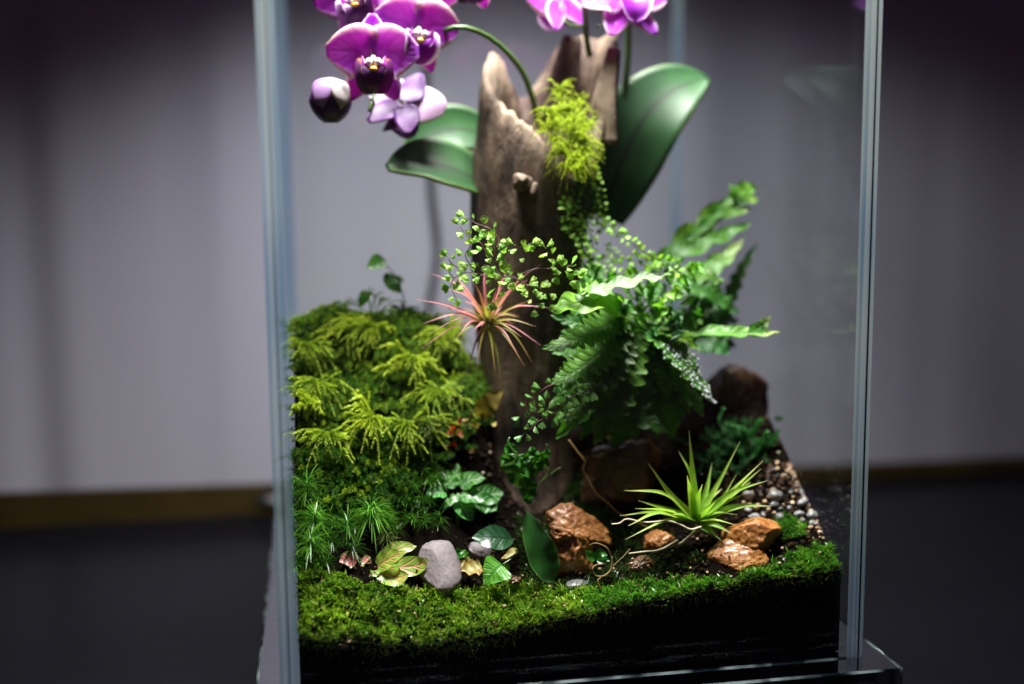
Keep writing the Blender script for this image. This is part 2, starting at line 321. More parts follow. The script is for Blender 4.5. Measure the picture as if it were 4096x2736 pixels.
def tag(o, label=None, cat=None, group=None, kind=None):
    if label: o['label'] = label
    if cat: o['category'] = cat
    if group: o['group'] = group
    if kind: o['kind'] = kind
    return o
def thing(name, loc, label, cat, group=None):
    o = bpy.data.objects.new(name, None); COL.objects.link(o); o.location = Vector(loc)*CM; o.empty_display_size = .002
    return tag(o, label, cat, group)
def org(o): return o.matrix_basis.translation/CM if o.parent is None else org(o.parent)+o.matrix_basis.translation/CM
def obj(name, mb, mats, parent=None, smooth=True, loc=None):
    base = org(parent) if parent else Vector((0, 0, 0))
    if parent is None and loc is not None: base = Vector(loc)
    me = mb.mesh(name, mats, base, smooth) if isinstance(mb, MB) else mb
    o = bpy.data.objects.new(name, me); COL.objects.link(o)
    if parent: o.parent = parent
    elif loc is not None: o.location = Vector(loc)*CM
    return o
def crom(pts, n):
    pts = [Vector(p) for p in pts]; q = [pts[0]*2-pts[1]]+pts+[pts[-1]*2-pts[-2]]; res = []
    m = len(pts)-1
    for i in range(n+1):
        u = i/n*m; k = min(int(u), m-1); t = u-k; a, b, c, d = q[k:k+4]
        res.append(.5*((2*b)+(c-a)*t+(2*a-5*b+4*c-d)*t*t+(3*b-a-3*c+d)*t*t*t))
    return res
def SP(*pts): return [P(*p) for p in pts]
UPC = Vector((-.05, -.62, .78))
def leaf(mb, spine, hw, n=UPC, nu=5, nt=14, cup=0, lobe=None, ruf=0, rf=5, twist=0, col=None, asym=0):
    sp = crom(spine, nt); vs = []; uv = []; ph = R(0, 6)
    n = Vector(n)
    for i, c in enumerate(sp):
        t = i/nt; tg = (sp[min(i+1, nt)]-sp[max(i-1, 0)]).normalized()
        side = tg.cross(n); side = side.normalized() if side.length > 1e-4 else Vector((1, 0, 0)); nn = side.cross(tg).normalized()
        if twist:
            q = mathutils.Quaternion(tg, twist*t); side = q @ side; nn = q @ nn
        for j in range(nu):
            s = -1+2*j/(nu-1); ww = hw(t)
            if lobe: ww *= lobe(t, s)
            ww *= 1+asym*s
            off = cup*hw(t)*s*s + (ruf*abs(s)*math.sin(rf*6.28*t+ph+(1.7 if s > 0 else 0)) if ruf else 0)
            vs.append(c+side*(s*ww)+nn*off); uv.append(((s+1)/2, t))
    fs = [(i*nu+j, i*nu+j+1, (i+1)*nu+j+1, (i+1)*nu+j) for i in range(nt) for j in range(nu-1)]
    mb.add(vs, fs, uv, col)
def oval(w, p=.6, q=1.0): return lambda t: w*max(.02, (math.sin(math.pi*min(1, max(0, t**p))))**q)
def taper(w, a=.12): return lambda t: w*min(1, (t+.25)/(.25+a))*max(.03, (1-t)**1.05)
def tube(mb, pts, r0, r1, n=16, k=6, col=None):
    sp = crom(pts, n); vs = []; uv = []
    for i, c in enumerate(sp):
        t = i/n; tg = (sp[min(i+1, n)]-sp[max(i-1, 0)]).normalized()
        a = tg.orthogonal().normalized() if i == 0 else (a-tg*a.dot(tg)).normalized()
        b = tg.cross(a); r = r0+(r1-r0)*t
        for j in range(k):
            th = 6.2832*j/k; vs.append(c+(a*math.cos(th)+b*math.sin(th))*r); uv.append((j/k, t))
    fs = [(i*k+j, i*k+(j+1) % k, (i+1)*k+(j+1) % k, (i+1)*k+j) for i in range(n) for j in range(k)]
    fs += [tuple(range(k))[::-1], tuple(n*k+j for j in range(k))]
    mb.add(vs, fs, uv, col)
def box(mb, a, b, mi=0, ed=None):
    x0, y0, z0 = a; x1, y1, z1 = b
    vs = [(x, y, z) for z in (z0, z1) for y in (y0, y1) for x in (x0, x1)]
    fs = [(0, 2, 3, 1), (4, 5, 7, 6), (0, 1, 5, 4), (2, 6, 7, 3), (0, 4, 6, 2), (1, 3, 7, 5)]  # -z +z -y +y -x +x
    for i, f in enumerate(fs): mb.add([vs[k] for k in f], [(0, 1, 2, 3)], None, None, (ed[i] if ed else mi))
def ico(sub):
    bm = __import__('bmesh').new(); __import__('bmesh').ops.create_icosphere(bm, subdivisions=sub, radius=1)
    v = [x.co.copy() for x in bm.verts]; f = [tuple(q.index for q in x.verts) for x in bm.faces]; bm.free(); return v, f
ICO = {i: ico(i) for i in (1, 2, 3, 4, 5)}
def stone(mb, c, r, sub=4, amp=.22, fr=1.2, cuts=6, seed=0, rot=0, col=None, fine=.03, blk=0, tilt=0):
    v, f = ICO[sub]; rng = random.Random(seed); c = Vector(c)
    pl = [(Vector((rng.gauss(0, 1), rng.gauss(0, 1), rng.gauss(0, 1))).normalized(), rng.uniform(.62, .9)) for _ in range(cuts)]
    q = mathutils.Euler((tilt, 0, rot)); vs = []
    for p in v:
        p = p.copy(); b_ = (abs(p.x)**5+abs(p.y)**5+abs(p.z)**5)**.2; d = p*(1+blk*(1/b_-1))*(1+amp*noise.noise(p*fr+Vector((seed*3.1, 0, 0))))
        for n_, h in pl:
            k = d.dot(n_)-h
            if k > 0: d -= n_*k*.9
        d *= 1+fine*noise.noise(p*6+Vector((seed, 2, 0)))+fine*.7*noise.noise(p*14+Vector((seed, 5, 0)))-fine*.5*abs(noise.noise(p*9+Vector((seed, 9, 0))))
        d = Vector((d.x*r[0], d.y*r[1], d.z*r[2])); d.rotate(q); vs.append(c+d)
    mb.add(vs, f, None, col)
def px(Y): return (Y-CAM.y)*KZ/CF*1.02      # centimetres per pixel of the layout at a depth

# ------------------------------------------------------------------ the setting: table, curtain, strip, soil
mb = MB(); box(mb, (-60, -45, -3.2), (90, 27.6, -1.2)); tag(obj('table', mb, 'table', smooth=False), 'glossy black tabletop under the tank', None, None, 'structure')
mb = MB(); nx, nz = 260, 8; vs = []
def fold(x): return .06*math.sin(x*.55)+.035*math.sin(x*1.31+1)+.015*math.sin(x*2.3+.4) + .55*math.exp(-((x+13.6)/1.3)**2) + .3*math.exp(-((x-26)/1.8)**2)+.2*math.exp(-((x-31)/1.4)**2)
for j in range(nz+1):
    for i in range(nx+1):
        x = -70+170*i/nx; vs.append((x, 28.6+fold(x), -14+94*j/nz))
mb.add(vs, [(j*(nx+1)+i, j*(nx+1)+i+1, (j+1)*(nx+1)+i+1, (j+1)*(nx+1)+i) for j in range(nz) for i in range(nx)])
tag(obj('backdrop_curtain', mb, 'curtain'), 'pale grey folded backdrop behind the table', None, None, 'structure')
mb = MB(); vs = []
for x, h, y in ((-60, .95, 27.0), (-16, .72, 27.0), (36, -.32, 27.3), (90, -.6, 27.4)): vs += [(x, y, -1.19), (x, y, h), (x, y+.5, h), (x, y+.5, -1.19)]
mb.add(vs, [(4*i+k, 4*i+(k+1) % 4, 4*i+4+(k+1) % 4, 4*i+4+k) for i in range(3) for k in range(4)]+[(3, 2, 1, 0), (12, 13, 14, 15)])
tag(obj('wood_strip', mb, 'wood_strip', smooth=False), 'brown and gold strip along the back of the table', None, None, 'structure')
# soil block
mb = MB(); nx, ny = 120, 110; X0, X1, Y0, Y1 = .62, 19.38, .56, 19.9; vs = []; idx = lambda i, j: j*(nx+1)+i
for j in range(ny+1):
    for i in range(nx+1):
        X = X0+(X1-X0)*i/nx; Y = Y0+(Y1-Y0)*(j/ny)**1.3; vs.append((X, Y, ground(X, Y)+.05*noise.noise(Vector((X*5, Y*5, 1)))))
fs = [(idx(i, j), idx(i+1, j), idx(i+1, j+1), idx(i, j+1)) for j in range(ny) for i in range(nx)]
ring = [idx(i, 0) for i in range(nx+1)]+[idx(nx, j) for j in range(1, ny+1)]+[idx(i, ny) for i in range(nx-1, -1, -1)]+[idx(0, j) for j in range(ny-1, 0, -1)]
o0 = len(vs); vs += [(vs[k][0], vs[k][1], .06) for k in ring]; n_ = len(ring)
mb.add(vs[:o0], fs); rv = [vs[k] for k in ring]+vs[o0:]
mb.add(rv, [(k, n_+k, n_+(k+1) % n_, (k+1) % n_) for k in range(n_)]); tag(obj('soil', mb, 'soil'), 'black soil filling the tank', None, None, 'structure')

# ------------------------------------------------------------------ the tank
tank = thing('glass_tank', (0, 0, 0), 'tall clear glass tank standing on a thick clear base plate', 'terrarium')
H = 34
def pane(a, b, ed):
    mb = MB(); box(mb, a, b, 0, ed); return obj('pane', mb, ['glass', 'glass_edge'], tank, False)
pane((.602, 0.03, .012), (19.398, .5, H), [0, 0, 0, 0, 0, 0])
pane((0, 0, .012), (.6, D_, H), [0, 0, 1, 1, 0, 0])
pane((19.4, 0, .012), (20, D_, H), [0, 0, 1, 1, 0, 0])
pane((.602, D_-.5, .012), (19.398, D_, H), [0, 0, 0, 0, 0, 0])
mb = MB(); box(mb, (.30, -.012, .02), (.33, -.002, H)); obj('seam', mb, 'seam', tank, False)
mb = MB(); box(mb, (19.80, -.012, .02), (19.86, -.002, H)); obj('seam', mb, 'seam', tank, False)
mb = MB(); box(mb, (-.83, -1.2, -1.18), (20.83, D_+1, 0), 0, [1, 0, 1, 1, 1, 1]); bp = obj('base_plate', mb, ['acrylic', 'acrylic_side'], tank, False)
mb = MB(); q = .05
for a_, b_ in (((-.83, -1.2, 0), (20.83, -1.2, 0)), ((20.83, -1.2, 0), (20.83, D_+1, 0)), ((-.83, -1.2, 0), (-.83, D_+1, 0)), ((20.83, -1.2, 0), (20.83, -1.2, -1.1))): tube(mb, [a_, Vector(a_).lerp(Vector(b_), .5), b_], q, q, 6, 6)
tube(mb, [(.6, -.0, .03), (10, -.0, .03), (19.4, -.0, .03)], .028, .028, 4, 6); obj('bevel', mb, 'acrylic_side', tank)
# specks on the front glass
mb = MB(); rng = random.Random(3)
for i in range(110):
    if i < 70: x, y = rng.gauss(1918, 16), rng.uniform(1150, 1330)
    elif i < 140: x, y = rng.uniform(1600, 1950), rng.uniform(0, 700)
    else: x, y = rng.gauss(655, 10), rng.uniform(0, 700)
    if not (645 < x < 1945): continue
    p = P(x, y, .508); v, f = ICO[1]; r = rng.uniform(.004, .009); mb.add([p+Vector((q.x*r, q.y*.004, q.z*r)) for q in v], f)
tag(obj('droplets', mb, 'drop', tank), None, None, None, 'stuff')

# ------------------------------------------------------------------ cable and dark lump behind the tank
mb = MB(); tube(mb, SP((985, -30, 28.1), (978, 200, 28.1), (990, 430, 28.1), (1003, 560, 28.1), (990, 660, 28.1), (975, 760, 28.1), (960, 1000, 28.1)), .2, .2, 30, 8)
tag(obj('cable', mb, 'cable', loc=P(960, 1000, 28.1)), 'dark blurred cable hanging behind the tank, left of the log', 'cable')
mb = MB(); stone(mb, P(625, 1150, 26) , (.9, .5, .45), 3, .15, 1, 3, 4)
tag(obj('cable_plug', mb, 'plug', loc=P(625, 1150, 26)), 'small dark lump lying at the foot of the backdrop, left of the tank', 'plug')

# ------------------------------------------------------------------ driftwood log
LOGC = [(1222, 1160, 8.3), (1215, 1000, 8.6), (1208, 800, 8.9), (1210, 600, 9.2), (1222, 400, 9.4), (1250, 250, 9.6), (1268, 70, 9.7)]
LOGR = [1.75, 1.65, 1.9, 2.2, 2.45, 2.65, 2.72]
def rimy(a):  # picture height of the broken rim round the log (a in degrees, 0 = right, -90 = front)
    return lin(a, [-180, -165, -150, -130, -116, -105, -97, -90, -72, -55, -40, -25, -8, 10, 30, 50, 75, 95, 105, 115, 122, 130, 140, 150, 165, 180],
                  [185, 215, 236, 262, 285, 305, 322, 340, 400, 410, 380, 240, 110, 62, 88, 80, 110, 215, 225, 200, 175, 147, 126, 122, 140, 185])
log = thing('driftwood_log', P(1222, 1160, 8.3), 'tall hollow brown driftwood log with a broken bleached top and moss in the break', 'log')
def log_shell():
    mb = MB(); na, nh = 110, 90; cp = crom(SP(*LOGC), 120); zs = [p.z for p in cp]
    def axis(z):
        if z <= zs[0]: return cp[0], 0
        for i in range(1, 121):
            if z <= zs[i]:
                f = (z-zs[i-1])/(zs[i]-zs[i-1]); return cp[i-1].lerp(cp[i], f), (i-1+f)/120
        return cp[-1]+(cp[-1]-cp[-2]).normalized()*(z-zs[-1]), 1
    def rad(t): return lin(t*6, [0, 1, 2, 3, 4, 5, 6], LOGR)
    vs = []; col = []
    rim = []
    for i in range(na):
        a = 360*i/na-180; y = rimy(a)
        z = P(1240, y, 9.5+math.sin(math.radians(a))*2.4).z + .16*noise.noise(Vector((i*.45, 0, 4)))+.06*noise.noise(Vector((i*1.3, 7, 4)))
        rim.append(z)
    for j in range(nh+1):
        for i in range(na):
            a = 2*math.pi*i/na-math.pi; u = j/nh; z = 3.0+(rim[i]-3.0)*u
            c, t = axis(z); d = Vector((math.cos(a), math.sin(a), 0)); r = rad(t)
            s = Vector((math.cos(a)*1.6, math.sin(a)*1.6, z*.09))
            r *= 1+.07*noise.noise(s)+.035*noise.noise(Vector((a*4.5, z*.12, 1)))
            r += .07*noise.noise(Vector((math.cos(a)*6, math.sin(a)*6, z*.3)))+.04*noise.noise(Vector((math.cos(a)*15, math.sin(a)*15, z*.8)))
            if z < 5.2: r += (5.2-z)*.08*(1+.8*noise.noise(Vector((a*1.5, 0, 0))))
            if u > .97: r -= (u-.97)*4
            vs.append(c+d*r); e = max(0, 1-(rim[i]-z)/.8); col.append((e**1.5*.8, 1.0 if (-40 < math.degrees(a) < 120) and z > 17 else 0, 0))
    o = len(vs)
    for j in range(13):
        for i in range(na):
            a = 2*math.pi*i/na-math.pi; u = j/12; z = rim[i]+.02-(rim[i]-15.0)*u
            c, t = axis(z); r = rad(t)*(1+.07*noise.noise(Vector((math.cos(a)*1.6, math.sin(a)*1.6, z*.09))))-.28-.5*min(1, u*6)+.10*noise.noise(Vector((math.cos(a)*5, math.sin(a)*5, z*.35)))
            if u > .9: r *= .4
            vs.append(c+Vector((math.cos(a), math.sin(a), 0))*r); dg = math.degrees(a); e = .42 if (-60 < dg < 30) else (.6*(1-u*1.6) if u < .6 else 0)
            col.append((e, 1.0 if 20 < dg < 120 else 0, 0))
    fs = [(j*na+i, j*na+(i+1) % na, (j+1)*na+(i+1) % na, (j+1)*na+i) for j in range(nh) for i in range(na)]
    fs += [(nh*na+i, nh*na+(i+1) % na, o+(i+1) % na, o+i) for i in range(na)]
    fs += [(o+j*na+i, o+j*na+(i+1) % na, o+(j+1)*na+(i+1) % na, o+(j+1)*na+i) for j in range(12) for i in range(na)]
    fs.append(tuple(o+12*na+i for i in range(na)))
    mb.add(vs, fs, None, col); return mb
obj('trunk', log_shell(), 'wood', log)
mb = MB(); k = P(1197, 418, 6.95); stone(mb, k, (.34, .34, .42), 3, .4, 2, 5, 8, col=(.1, 0, 0)); stone(mb, k+Vector((.38, -.02, -.3)), (.22, .26, .3), 3, .4, 2, 5, 9, col=(0, 0, 0)); obj('knot', mb, 'wood', log)
# inner splinters standing in the hollow at the right
mb = MB(); leaf(mb, SP((1375, 330, 8.4), (1385, 230, 8.5), (1405, 110, 8.8)), lambda t: .62*(1-.75*t)+.05, (-.5, -.8, .1), 7, 14, .15, None, .05, 2, 0, (.55, 0, 0)); ob = obj('splinter', mb, 'wood', log)
sm = ob.modifiers.new('t', 'SOLIDIFY'); sm.thickness = .0025
mb = MB(); leaf(mb, SP((1290, 280, 9.6), (1296, 180, 9.8), (1312, 82, 10.0)), lambda t: .85*(1-.55*t), (-.2, -1, .1), 7, 14, -.2, None, .06, 2, 0, (.0, 1, 0)); ob = obj('splinter', mb, 'wood', log)
sm = ob.modifiers.new('t', 'SOLIDIFY'); sm.thickness = .003

# ------------------------------------------------------------------ orchid
orchid = thing('orchid_plant', P(1340, 330, 9.6), 'purple orchid with white-edged flowers and broad dark leaves growing from the log', 'orchid')
def oleaf(pts, wd, n, cup, asym=0):
    mb = MB(); leaf(mb, SP(*pts), wd, n, 13, 30, cup, None, .02, 1.2, asym=asym)
    o = obj('leaf', mb, 'oleaf', orchid); s = o.modifiers.new('t', 'SOLIDIFY'); s.thickness = .0014; return o
wleaf = lambda w: (lambda t: w*(math.sin(math.pi*min(1, (.12+.88*t)))**.62 if t < .995 else .12))
oleaf([(1380, 500, 10.4), (1418, 390, 10.1), (1474, 275, 10.0), (1545, 206, 10.2), (1620, 176, 10.6)], wleaf(1.62), (-.16, -.88, .46), .17)
oleaf([(1120, 425, 9.5), (1040, 388, 9.2), (970, 372, 9.0), (888, 382, 8.6)], wleaf(1.15), (.1, -.72, .68), .28)
oleaf([(1120, 310, 11.6), (1050, 296, 11.4), (985, 312, 11.2), (930, 352, 11.0)], wleaf(1.0), (.1, -.92, .35), .2)
def stem(pts, r0, r1):
    mb = MB(); tube(mb, SP(*pts), r0, r1, 24, 8); return obj('flower_stem', mb, 'stem', orchid)
stem([(1240, 300, 9.6), (1212, 198, 9.2), (1180, 140, 8.8), (1120, 85, 8.4), (1050, 62, 8.1), (985, 90, 8.6), (905, 165, 8.9), (862, 210, 8.6), (850, 240, 8.2), (846, 256, 8.1)], .13, .055)
stem([(1352, 130, 9.4), (1344, 84, 9.3), (1338, 20, 9.2), (1325, -60, 9.1), (1330, -120, 9.0)], .13, .10)
stem([(1415, 330, 10.6), (1436, 170, 10.4), (1440, 90, 10.2), (1440, -40, 9.8)], .15, .12)
mb = MB(); tube(mb, SP((850, 226, 8.3), (857, 238, 8.25), (846, 272, 8.2)), .07, .035, 8, 6); obj('stem_tip', mb, 'stem', orchid)
for q in (((858, 216, 8.5), (825, 214, 8.3), (790, 222, 8.1)), ((880, 200, 8.8), (905, 222, 8.9), (925, 236, 8.9)), ((1430, 70, 9.9), (1395, 60, 9.5), (1370, 62, 9.3)), ((1338, 60, 9.2), (1312, 60, 9.0), (1290, 48, 9.0))):
    mb = MB(); tube(mb, SP(*q), .05, .05, 8, 6); obj('flower_stalk', mb, 'stem', orchid)
def flower(c, ydir, updir, sc, mats=('petal', 'petal', 'lip'), back=False):
    # c: centre; ydir: way the flower faces; updir: its top
    c = Vector(c); f = Vector(ydir).normalized(); u = Vector(updir); u = (u-f*u.dot(f)).normalized(); r = u.cross(f)
    if r.dot(rt) < 0: r = -r
    W = lambda x, y, z=0: c+r*(x*sc)+u*(y*sc)+f*(z*sc)
    mb = MB(); tube(mb, [W(0, .02, -.05), W(0, .05, .12), W(0, -.02, .26)], .075*sc, .05*sc, 8, 8)
    fl = obj('flower', mb, 'column', orchid); fl.matrix_basis = fl.matrix_basis
    def pet(nm, spine, w, mat, cup=.1, ruf=.02, nu=9, nt=16, n=None):
        b = MB(); leaf(b, spine, w, n or f, nu, nt, cup, None, ruf*sc, 1.3); o = obj(nm, b, mat, fl); s = o.modifiers.new('t', 'SOLIDIFY'); s.thickness = .0005; return o
    rnd = lambda w: (lambda t: w*sc*max(.05, math.sin(math.pi*min(1, .02+.98*t**.78)))**.55 if t < .99 else w*sc*.22)
    pet('sepal', [W(0, .05, -.04), W(0, .45, .02), W(.01, 1.0, -.02)], rnd(.36), mats[1], -.08)
    for s in (-1, 1):
        pet('sepal', [W(.05*s, -.05, -.06), W(.28*s, -.38, -.06), W(.52*s, -.85, -.12)], rnd(.32), mats[1], -.06)
        pet('petal', [W(.03*s, .02, .02), W(.38*s, .18, .08), W(1.02*s, .20, -.06)], rnd(.62), mats[0], .10, .035)
    b = MB(); leaf(b, [W(0, -.05, .10), W(0, -.22, .34), W(0, -.50, .30), W(0, -.72, .12)], lambda t: sc*(.12+.30*math.sin(math.pi*t**.8)**.8) if t < .93 else sc*.05, f+u*.5, 9, 14, .5); obj('lip', b, mats[2], fl)
    for s in (-1, 1):
        b = MB(); leaf(b, [W(.06*s, -.12, .14), W(.24*s, -.18, .34), W(.26*s, .06, .46)], lambda t: sc*.15*math.sin(math.pi*min(1, .1+.88*t))**.7, r*(-s)+f*.4, 7, 10, .3); obj('side_lobe', b, mats[2] if mats[2] != 'lip' else 'petal', fl)
    b = MB(); v, ff = ICO[2]
    for s in (-1, 1): b.add([W(.10*s+q.x*.075, -.06+q.y*.10, .30+q.z*.06) for q in v], ff)
    obj('column_cap', b, 'column', fl)
    b = MB(); b.add([W(q.x*.10, -.20+q.y*.06, .32+q.z*.07) for q in v], ff); obj('callus', b, 'callus', fl)
    return fl
flower(P(855, 138, 7.4), (-.02, -1, -.06), (0, .05, 1), 1.66)
flower(P(955, 72, 8.1), (.22, -1, -.12), (.10, 0, 1), 1.62, ('petal', 'petal', 'lip_bright'))
flower(P(818, -4, 8.6), (-.30, -1, .0), (-.25, 0, 1), 1.65)
flower(P(925, 240, 9.2), (.18, .85, -.62), (.30, -.1, 1), 1.6, ('petal_pale', 'petal_dark', 'petal_dark'))
flower(P(1072, -68, 8.8), (.1, -1, -.25), (0, 0, 1), 1.6)
flower(P(1278, 0, 9.5), (-.35, .9, -.3), (-.2, 0, 1), 1.45, ('petal', 'petal', 'lip_bright'))
flower(P(1432, 8, 8.6), (.05, -.75, .65), (-.1, .65, .75), 1.75, ('petal', 'petal', 'lip_bright'))
b = MB(); p = P(758, 232, 8.0); v, f = ICO[4]; b.add([p+Vector((q.x*.80*(1-.12*abs(q.z)), q.y*.72, q.z*.80*(1+.05*math.sin(5*math.atan2(q.y, q.x))))) for q in v], f, [((q.x+1)/2, (q.z+1)/2) for q in v]); bud = obj('bud', b, 'bud', orchid)
for dx, a0, wd in ((-.28, (733, 190), .42), (.30, (786, 200), .40)):
    b = MB(); pts = [p+Vector((.05, -.1, .86)), p+Vector((dx*.9, -.62, .62)), p+Vector((dx*1.4, -.80, .05)), p+Vector((dx*1.1, -.70, -.35))]
    leaf(b, pts, oval(wd, .8), (dx, -1, .35), 7, 14, -.25); o = obj('sepal', b, 'bud_lilac' if dx < 0 else 'bud_pale', bud); s = o.modifiers.new('t', 'SOLIDIFY'); s.thickness = .0006

# ------------------------------------------------------------------ moss tools (one coloured mesh per clump)
def cmix(a, b, t): return tuple(a[i]+(b[i]-a[i])*t for i in range(3))
def jit(c, k=.2):
    q = R(1-k, 1+k); return (c[0]*q*R(.9, 1.1), c[1]*q, c[2]*q*R(.8, 1.2))
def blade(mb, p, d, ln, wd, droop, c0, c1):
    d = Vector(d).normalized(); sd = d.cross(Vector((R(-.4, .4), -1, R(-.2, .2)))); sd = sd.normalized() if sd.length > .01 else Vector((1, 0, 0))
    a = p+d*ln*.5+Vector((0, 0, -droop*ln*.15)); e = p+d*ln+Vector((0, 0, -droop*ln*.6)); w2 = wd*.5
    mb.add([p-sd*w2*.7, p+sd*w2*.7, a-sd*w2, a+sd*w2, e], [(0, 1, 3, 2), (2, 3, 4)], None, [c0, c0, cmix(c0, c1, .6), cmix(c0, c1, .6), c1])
def plume(mb, pts, n, ln, c0, c1, fat=1.0, flat=True):
    """one feathery shoot: a thin axis carrying short overlapping leaflets"""
    sp = crom(pts, n)
    for i in range(n):
        t = i/n; tg = (sp[i+1]-sp[i]).normalized(); a = tg.orthogonal().normalized(); b = tg.cross(a)
        l = ln*(1-.55*t)*R(.8, 1.15); cc = jit(cmix(c0, c1, t), .15)
        for k in range(5):
            th = 6.28*k/5+i*.9+R(-.3, .3); d = (tg*.75+(a*math.cos(th)+b*math.sin(th))*.66*fat).normalized()
            s = d.cross(tg).normalized()*l*.17; q = sp[i]; mid = q+d*l*.5
            mb.add([q, mid-s, mid+s, q+d*l], [(0, 1, 2), (2, 1, 3)], None, [cc, cc, cc, jit(c1, .12)])
YG0, YG1 = (.21, .30, .014), (.62, .76, .04)
DG0, DG1 = (.04, .14, .013), (.15, .34, .026)

# moss clumps in the break of the log
def logmoss(spots, label, c0, c1, ln=.75, nb=8):
    mb = MB()
    for (x, y, Y, k) in spots:
        p = P(x, y, Y)
        for i in range(nb):
            d = Vector((R(-1, 1), R(-1, .15), R(-.5, 1))).normalized(); l = ln*k*R(.6, 1.2)
            plume(mb, [p, p+d*l*.5+Vector((0, 0, .05)), p+d*l+Vector((R(-.1, .1), 0, -.3*l))], 13, .11, c0, c1)
    return tag(obj('moss_clump', mb, 'fmoss', loc=P(spots[0][0], spots[0][1], spots[0][2])), label, 'moss')
sp_ = []
for i in range(58):
    t = R(0, 1); x = lin(t, [0, .3, .6, 1], [1285, 1300, 1305, 1318])+R(-1, 1)*lin(t, [0, .3, .7, 1], [46, 54, 40, 22]); y = 215+185*t+R(-18, 18)
    sp_.append((x, y, lin(t, [0, .5, 1], [8.4, 7.2, 6.6])+R(-.3, .3), R(.6, 1)))
logmoss(sp_, 'bright lime green spiky moss spilling out of the broken log top', (.20, .28, .012), (.48, .60, .03), .95, 9)
logmoss([(1340+R(-25, 30), 400+R(-25, 130), 7.0+R(-.2, .3), R(.3, .6)) for i in range(34)], 'small dark green moss tuft under the lime moss on the log', DG0, (.15, .28, .02), .5, 6)

# ------------------------------------------------------------------ creeping and maidenhair ferns: stems with leaflets
def fan_mesh(name, mat, L=1.0, W=.55, notch=.18, seed=1):
    """one wedge-based leaflet with two or three rounded lobes and a short stalk"""
    rng = random.Random(seed); n = 16; k = 2+seed % 2; vs = []; uv = []; sp = math.radians(50*W/.55); st = .16
    for ring, f in ((0, .0), (1, .4), (2, .75), (3, 1.0)):
        for i in range(n+1):
            u = i/n; a = -sp+2*sp*u; lobe_ = abs(math.sin(math.pi*k*u))**.45; r = (L-st)*f*(1-(notch*1.5*(1-lobe_) if ring == 3 else notch*.5*(1-lobe_) if ring == 2 else 0))*(1-.16*abs(a/sp)**3)
            vs.append((math.sin(a)*r*.95, st+math.cos(a)*r, (.16*math.cos(a*2.6)-.12*f)*f+(.05*lobe_*f)+rng.uniform(-.01, .01))); uv.append((u, f))
    o = len(vs); vs += [(-.012, 0, 0), (.012, 0, 0), (.012, st+.05, 0), (-.012, st+.05, 0)]; uv += [(.5, 0)]*4
    fs = [(q*(n+1)+i, q*(n+1)+i+1, (q+1)*(n+1)+i+1, (q+1)*(n+1)+i) for q in range(3) for i in range(n)]+[(o, o+1, o+2, o+3)]
    mb = MB(); mb.add(vs, fs, uv); return mb.mesh(name, mat)
def oval_mesh(name, mat, W=.45):
    mb = MB(); leaf(mb, [(0, 0, 0), (0, .5, .06), (0, 1, -.06)], oval(W, .7), (0, 0, 1), 5, 8, .15); return mb.mesh(name, mat)
FAN = [fan_mesh('leaflet', 'maiden', 1, .38+.08*i, .2, i) for i in range(4)]; FANC = [fan_mesh('leaflet', 'maiden_cool', 1, .34+.07*i, .2, i+5) for i in range(3)]
OVA = [oval_mesh('leaflet', 'creep', .36), fan_mesh('leaflet', 'creep', 1, .42, .2, 11), fan_mesh('leaflet', 'creep', 1, .5, .15, 12)]
def put(me, parent, p, d, n, sc):
    d = Vector(d).normalized(); n = Vector(n); x = d.cross(n); x = x.normalized() if x.length > .05 else d.orthogonal().normalized(); z = x.cross(d)
    o = bpy.data.objects.new('leaflet', me); COL.objects.link(o); o.parent = parent
    q = (Vector(p)-org(parent))*CM; s = sc
    o.matrix_basis = Matrix(((x.x*s, d.x*s, z.x*s, q.x), (x.y*s, d.y*s, z.y*s, q.y), (x.z*s, d.z*s, z.z*s, q.z), (0, 0, 0, 1))); return o
def sprig(name, label, cat, base, branches, meshes, size, step, stemmat='wire', r=.023, group=None, side=1.0, jn=.5, skip=0, base_n=(0, -.75, .65)):
    t = thing(name, base, label, cat, group); mb = MB()
    for pts in branches: tube(mb, pts, r, r*.5, max(6, 5*len(pts)), 5)
    obj('stem', mb, stemmat, t); k = 0
    for bi, pts in enumerate(branches):
        sp = crom(pts, 60); acc = 0; nxt = step*.3+(skip if bi == 0 else 0); sd = 1
        for i in range(1, 61):
            acc += (sp[i]-sp[i-1]).length
            if acc >= nxt:
                nxt += step*R(.75, 1.25); sd = -sd; tg = (sp[i]-sp[i-1]).normalized(); s = tg.cross(Vector((0, -1, .2))).normalized()*sd
                d = tg*.45+s*side+Vector((R(-.3, .3), R(-.45, .2), R(-.35, .25))); n = Vector(base_n)+Vector((R(-1, 1), R(-1, 1), R(-1, 1)))*jn
                put(meshes[k % len(meshes)], t, sp[i], d, n, size*R(.7, 1.25)); k += 1
        tg = (sp[-1]-sp[-3]).normalized(); put(meshes[k % len(meshes)], t, sp[-1], tg, base_n, size)
    return t
def z3(pts, Y, dy=0): return [P((1600+x/1.5686)/KZ, (700+y/1.5686)/KZ, Y+dy*i) for i, (x, y) in enumerate(pts)]
def z4(pts, Y, dy=0): return [P((2100+x/1.4255)/KZ, (700+y/1.4255)/KZ, Y+dy*i) for i, (x, y) in enumerate(pts)]
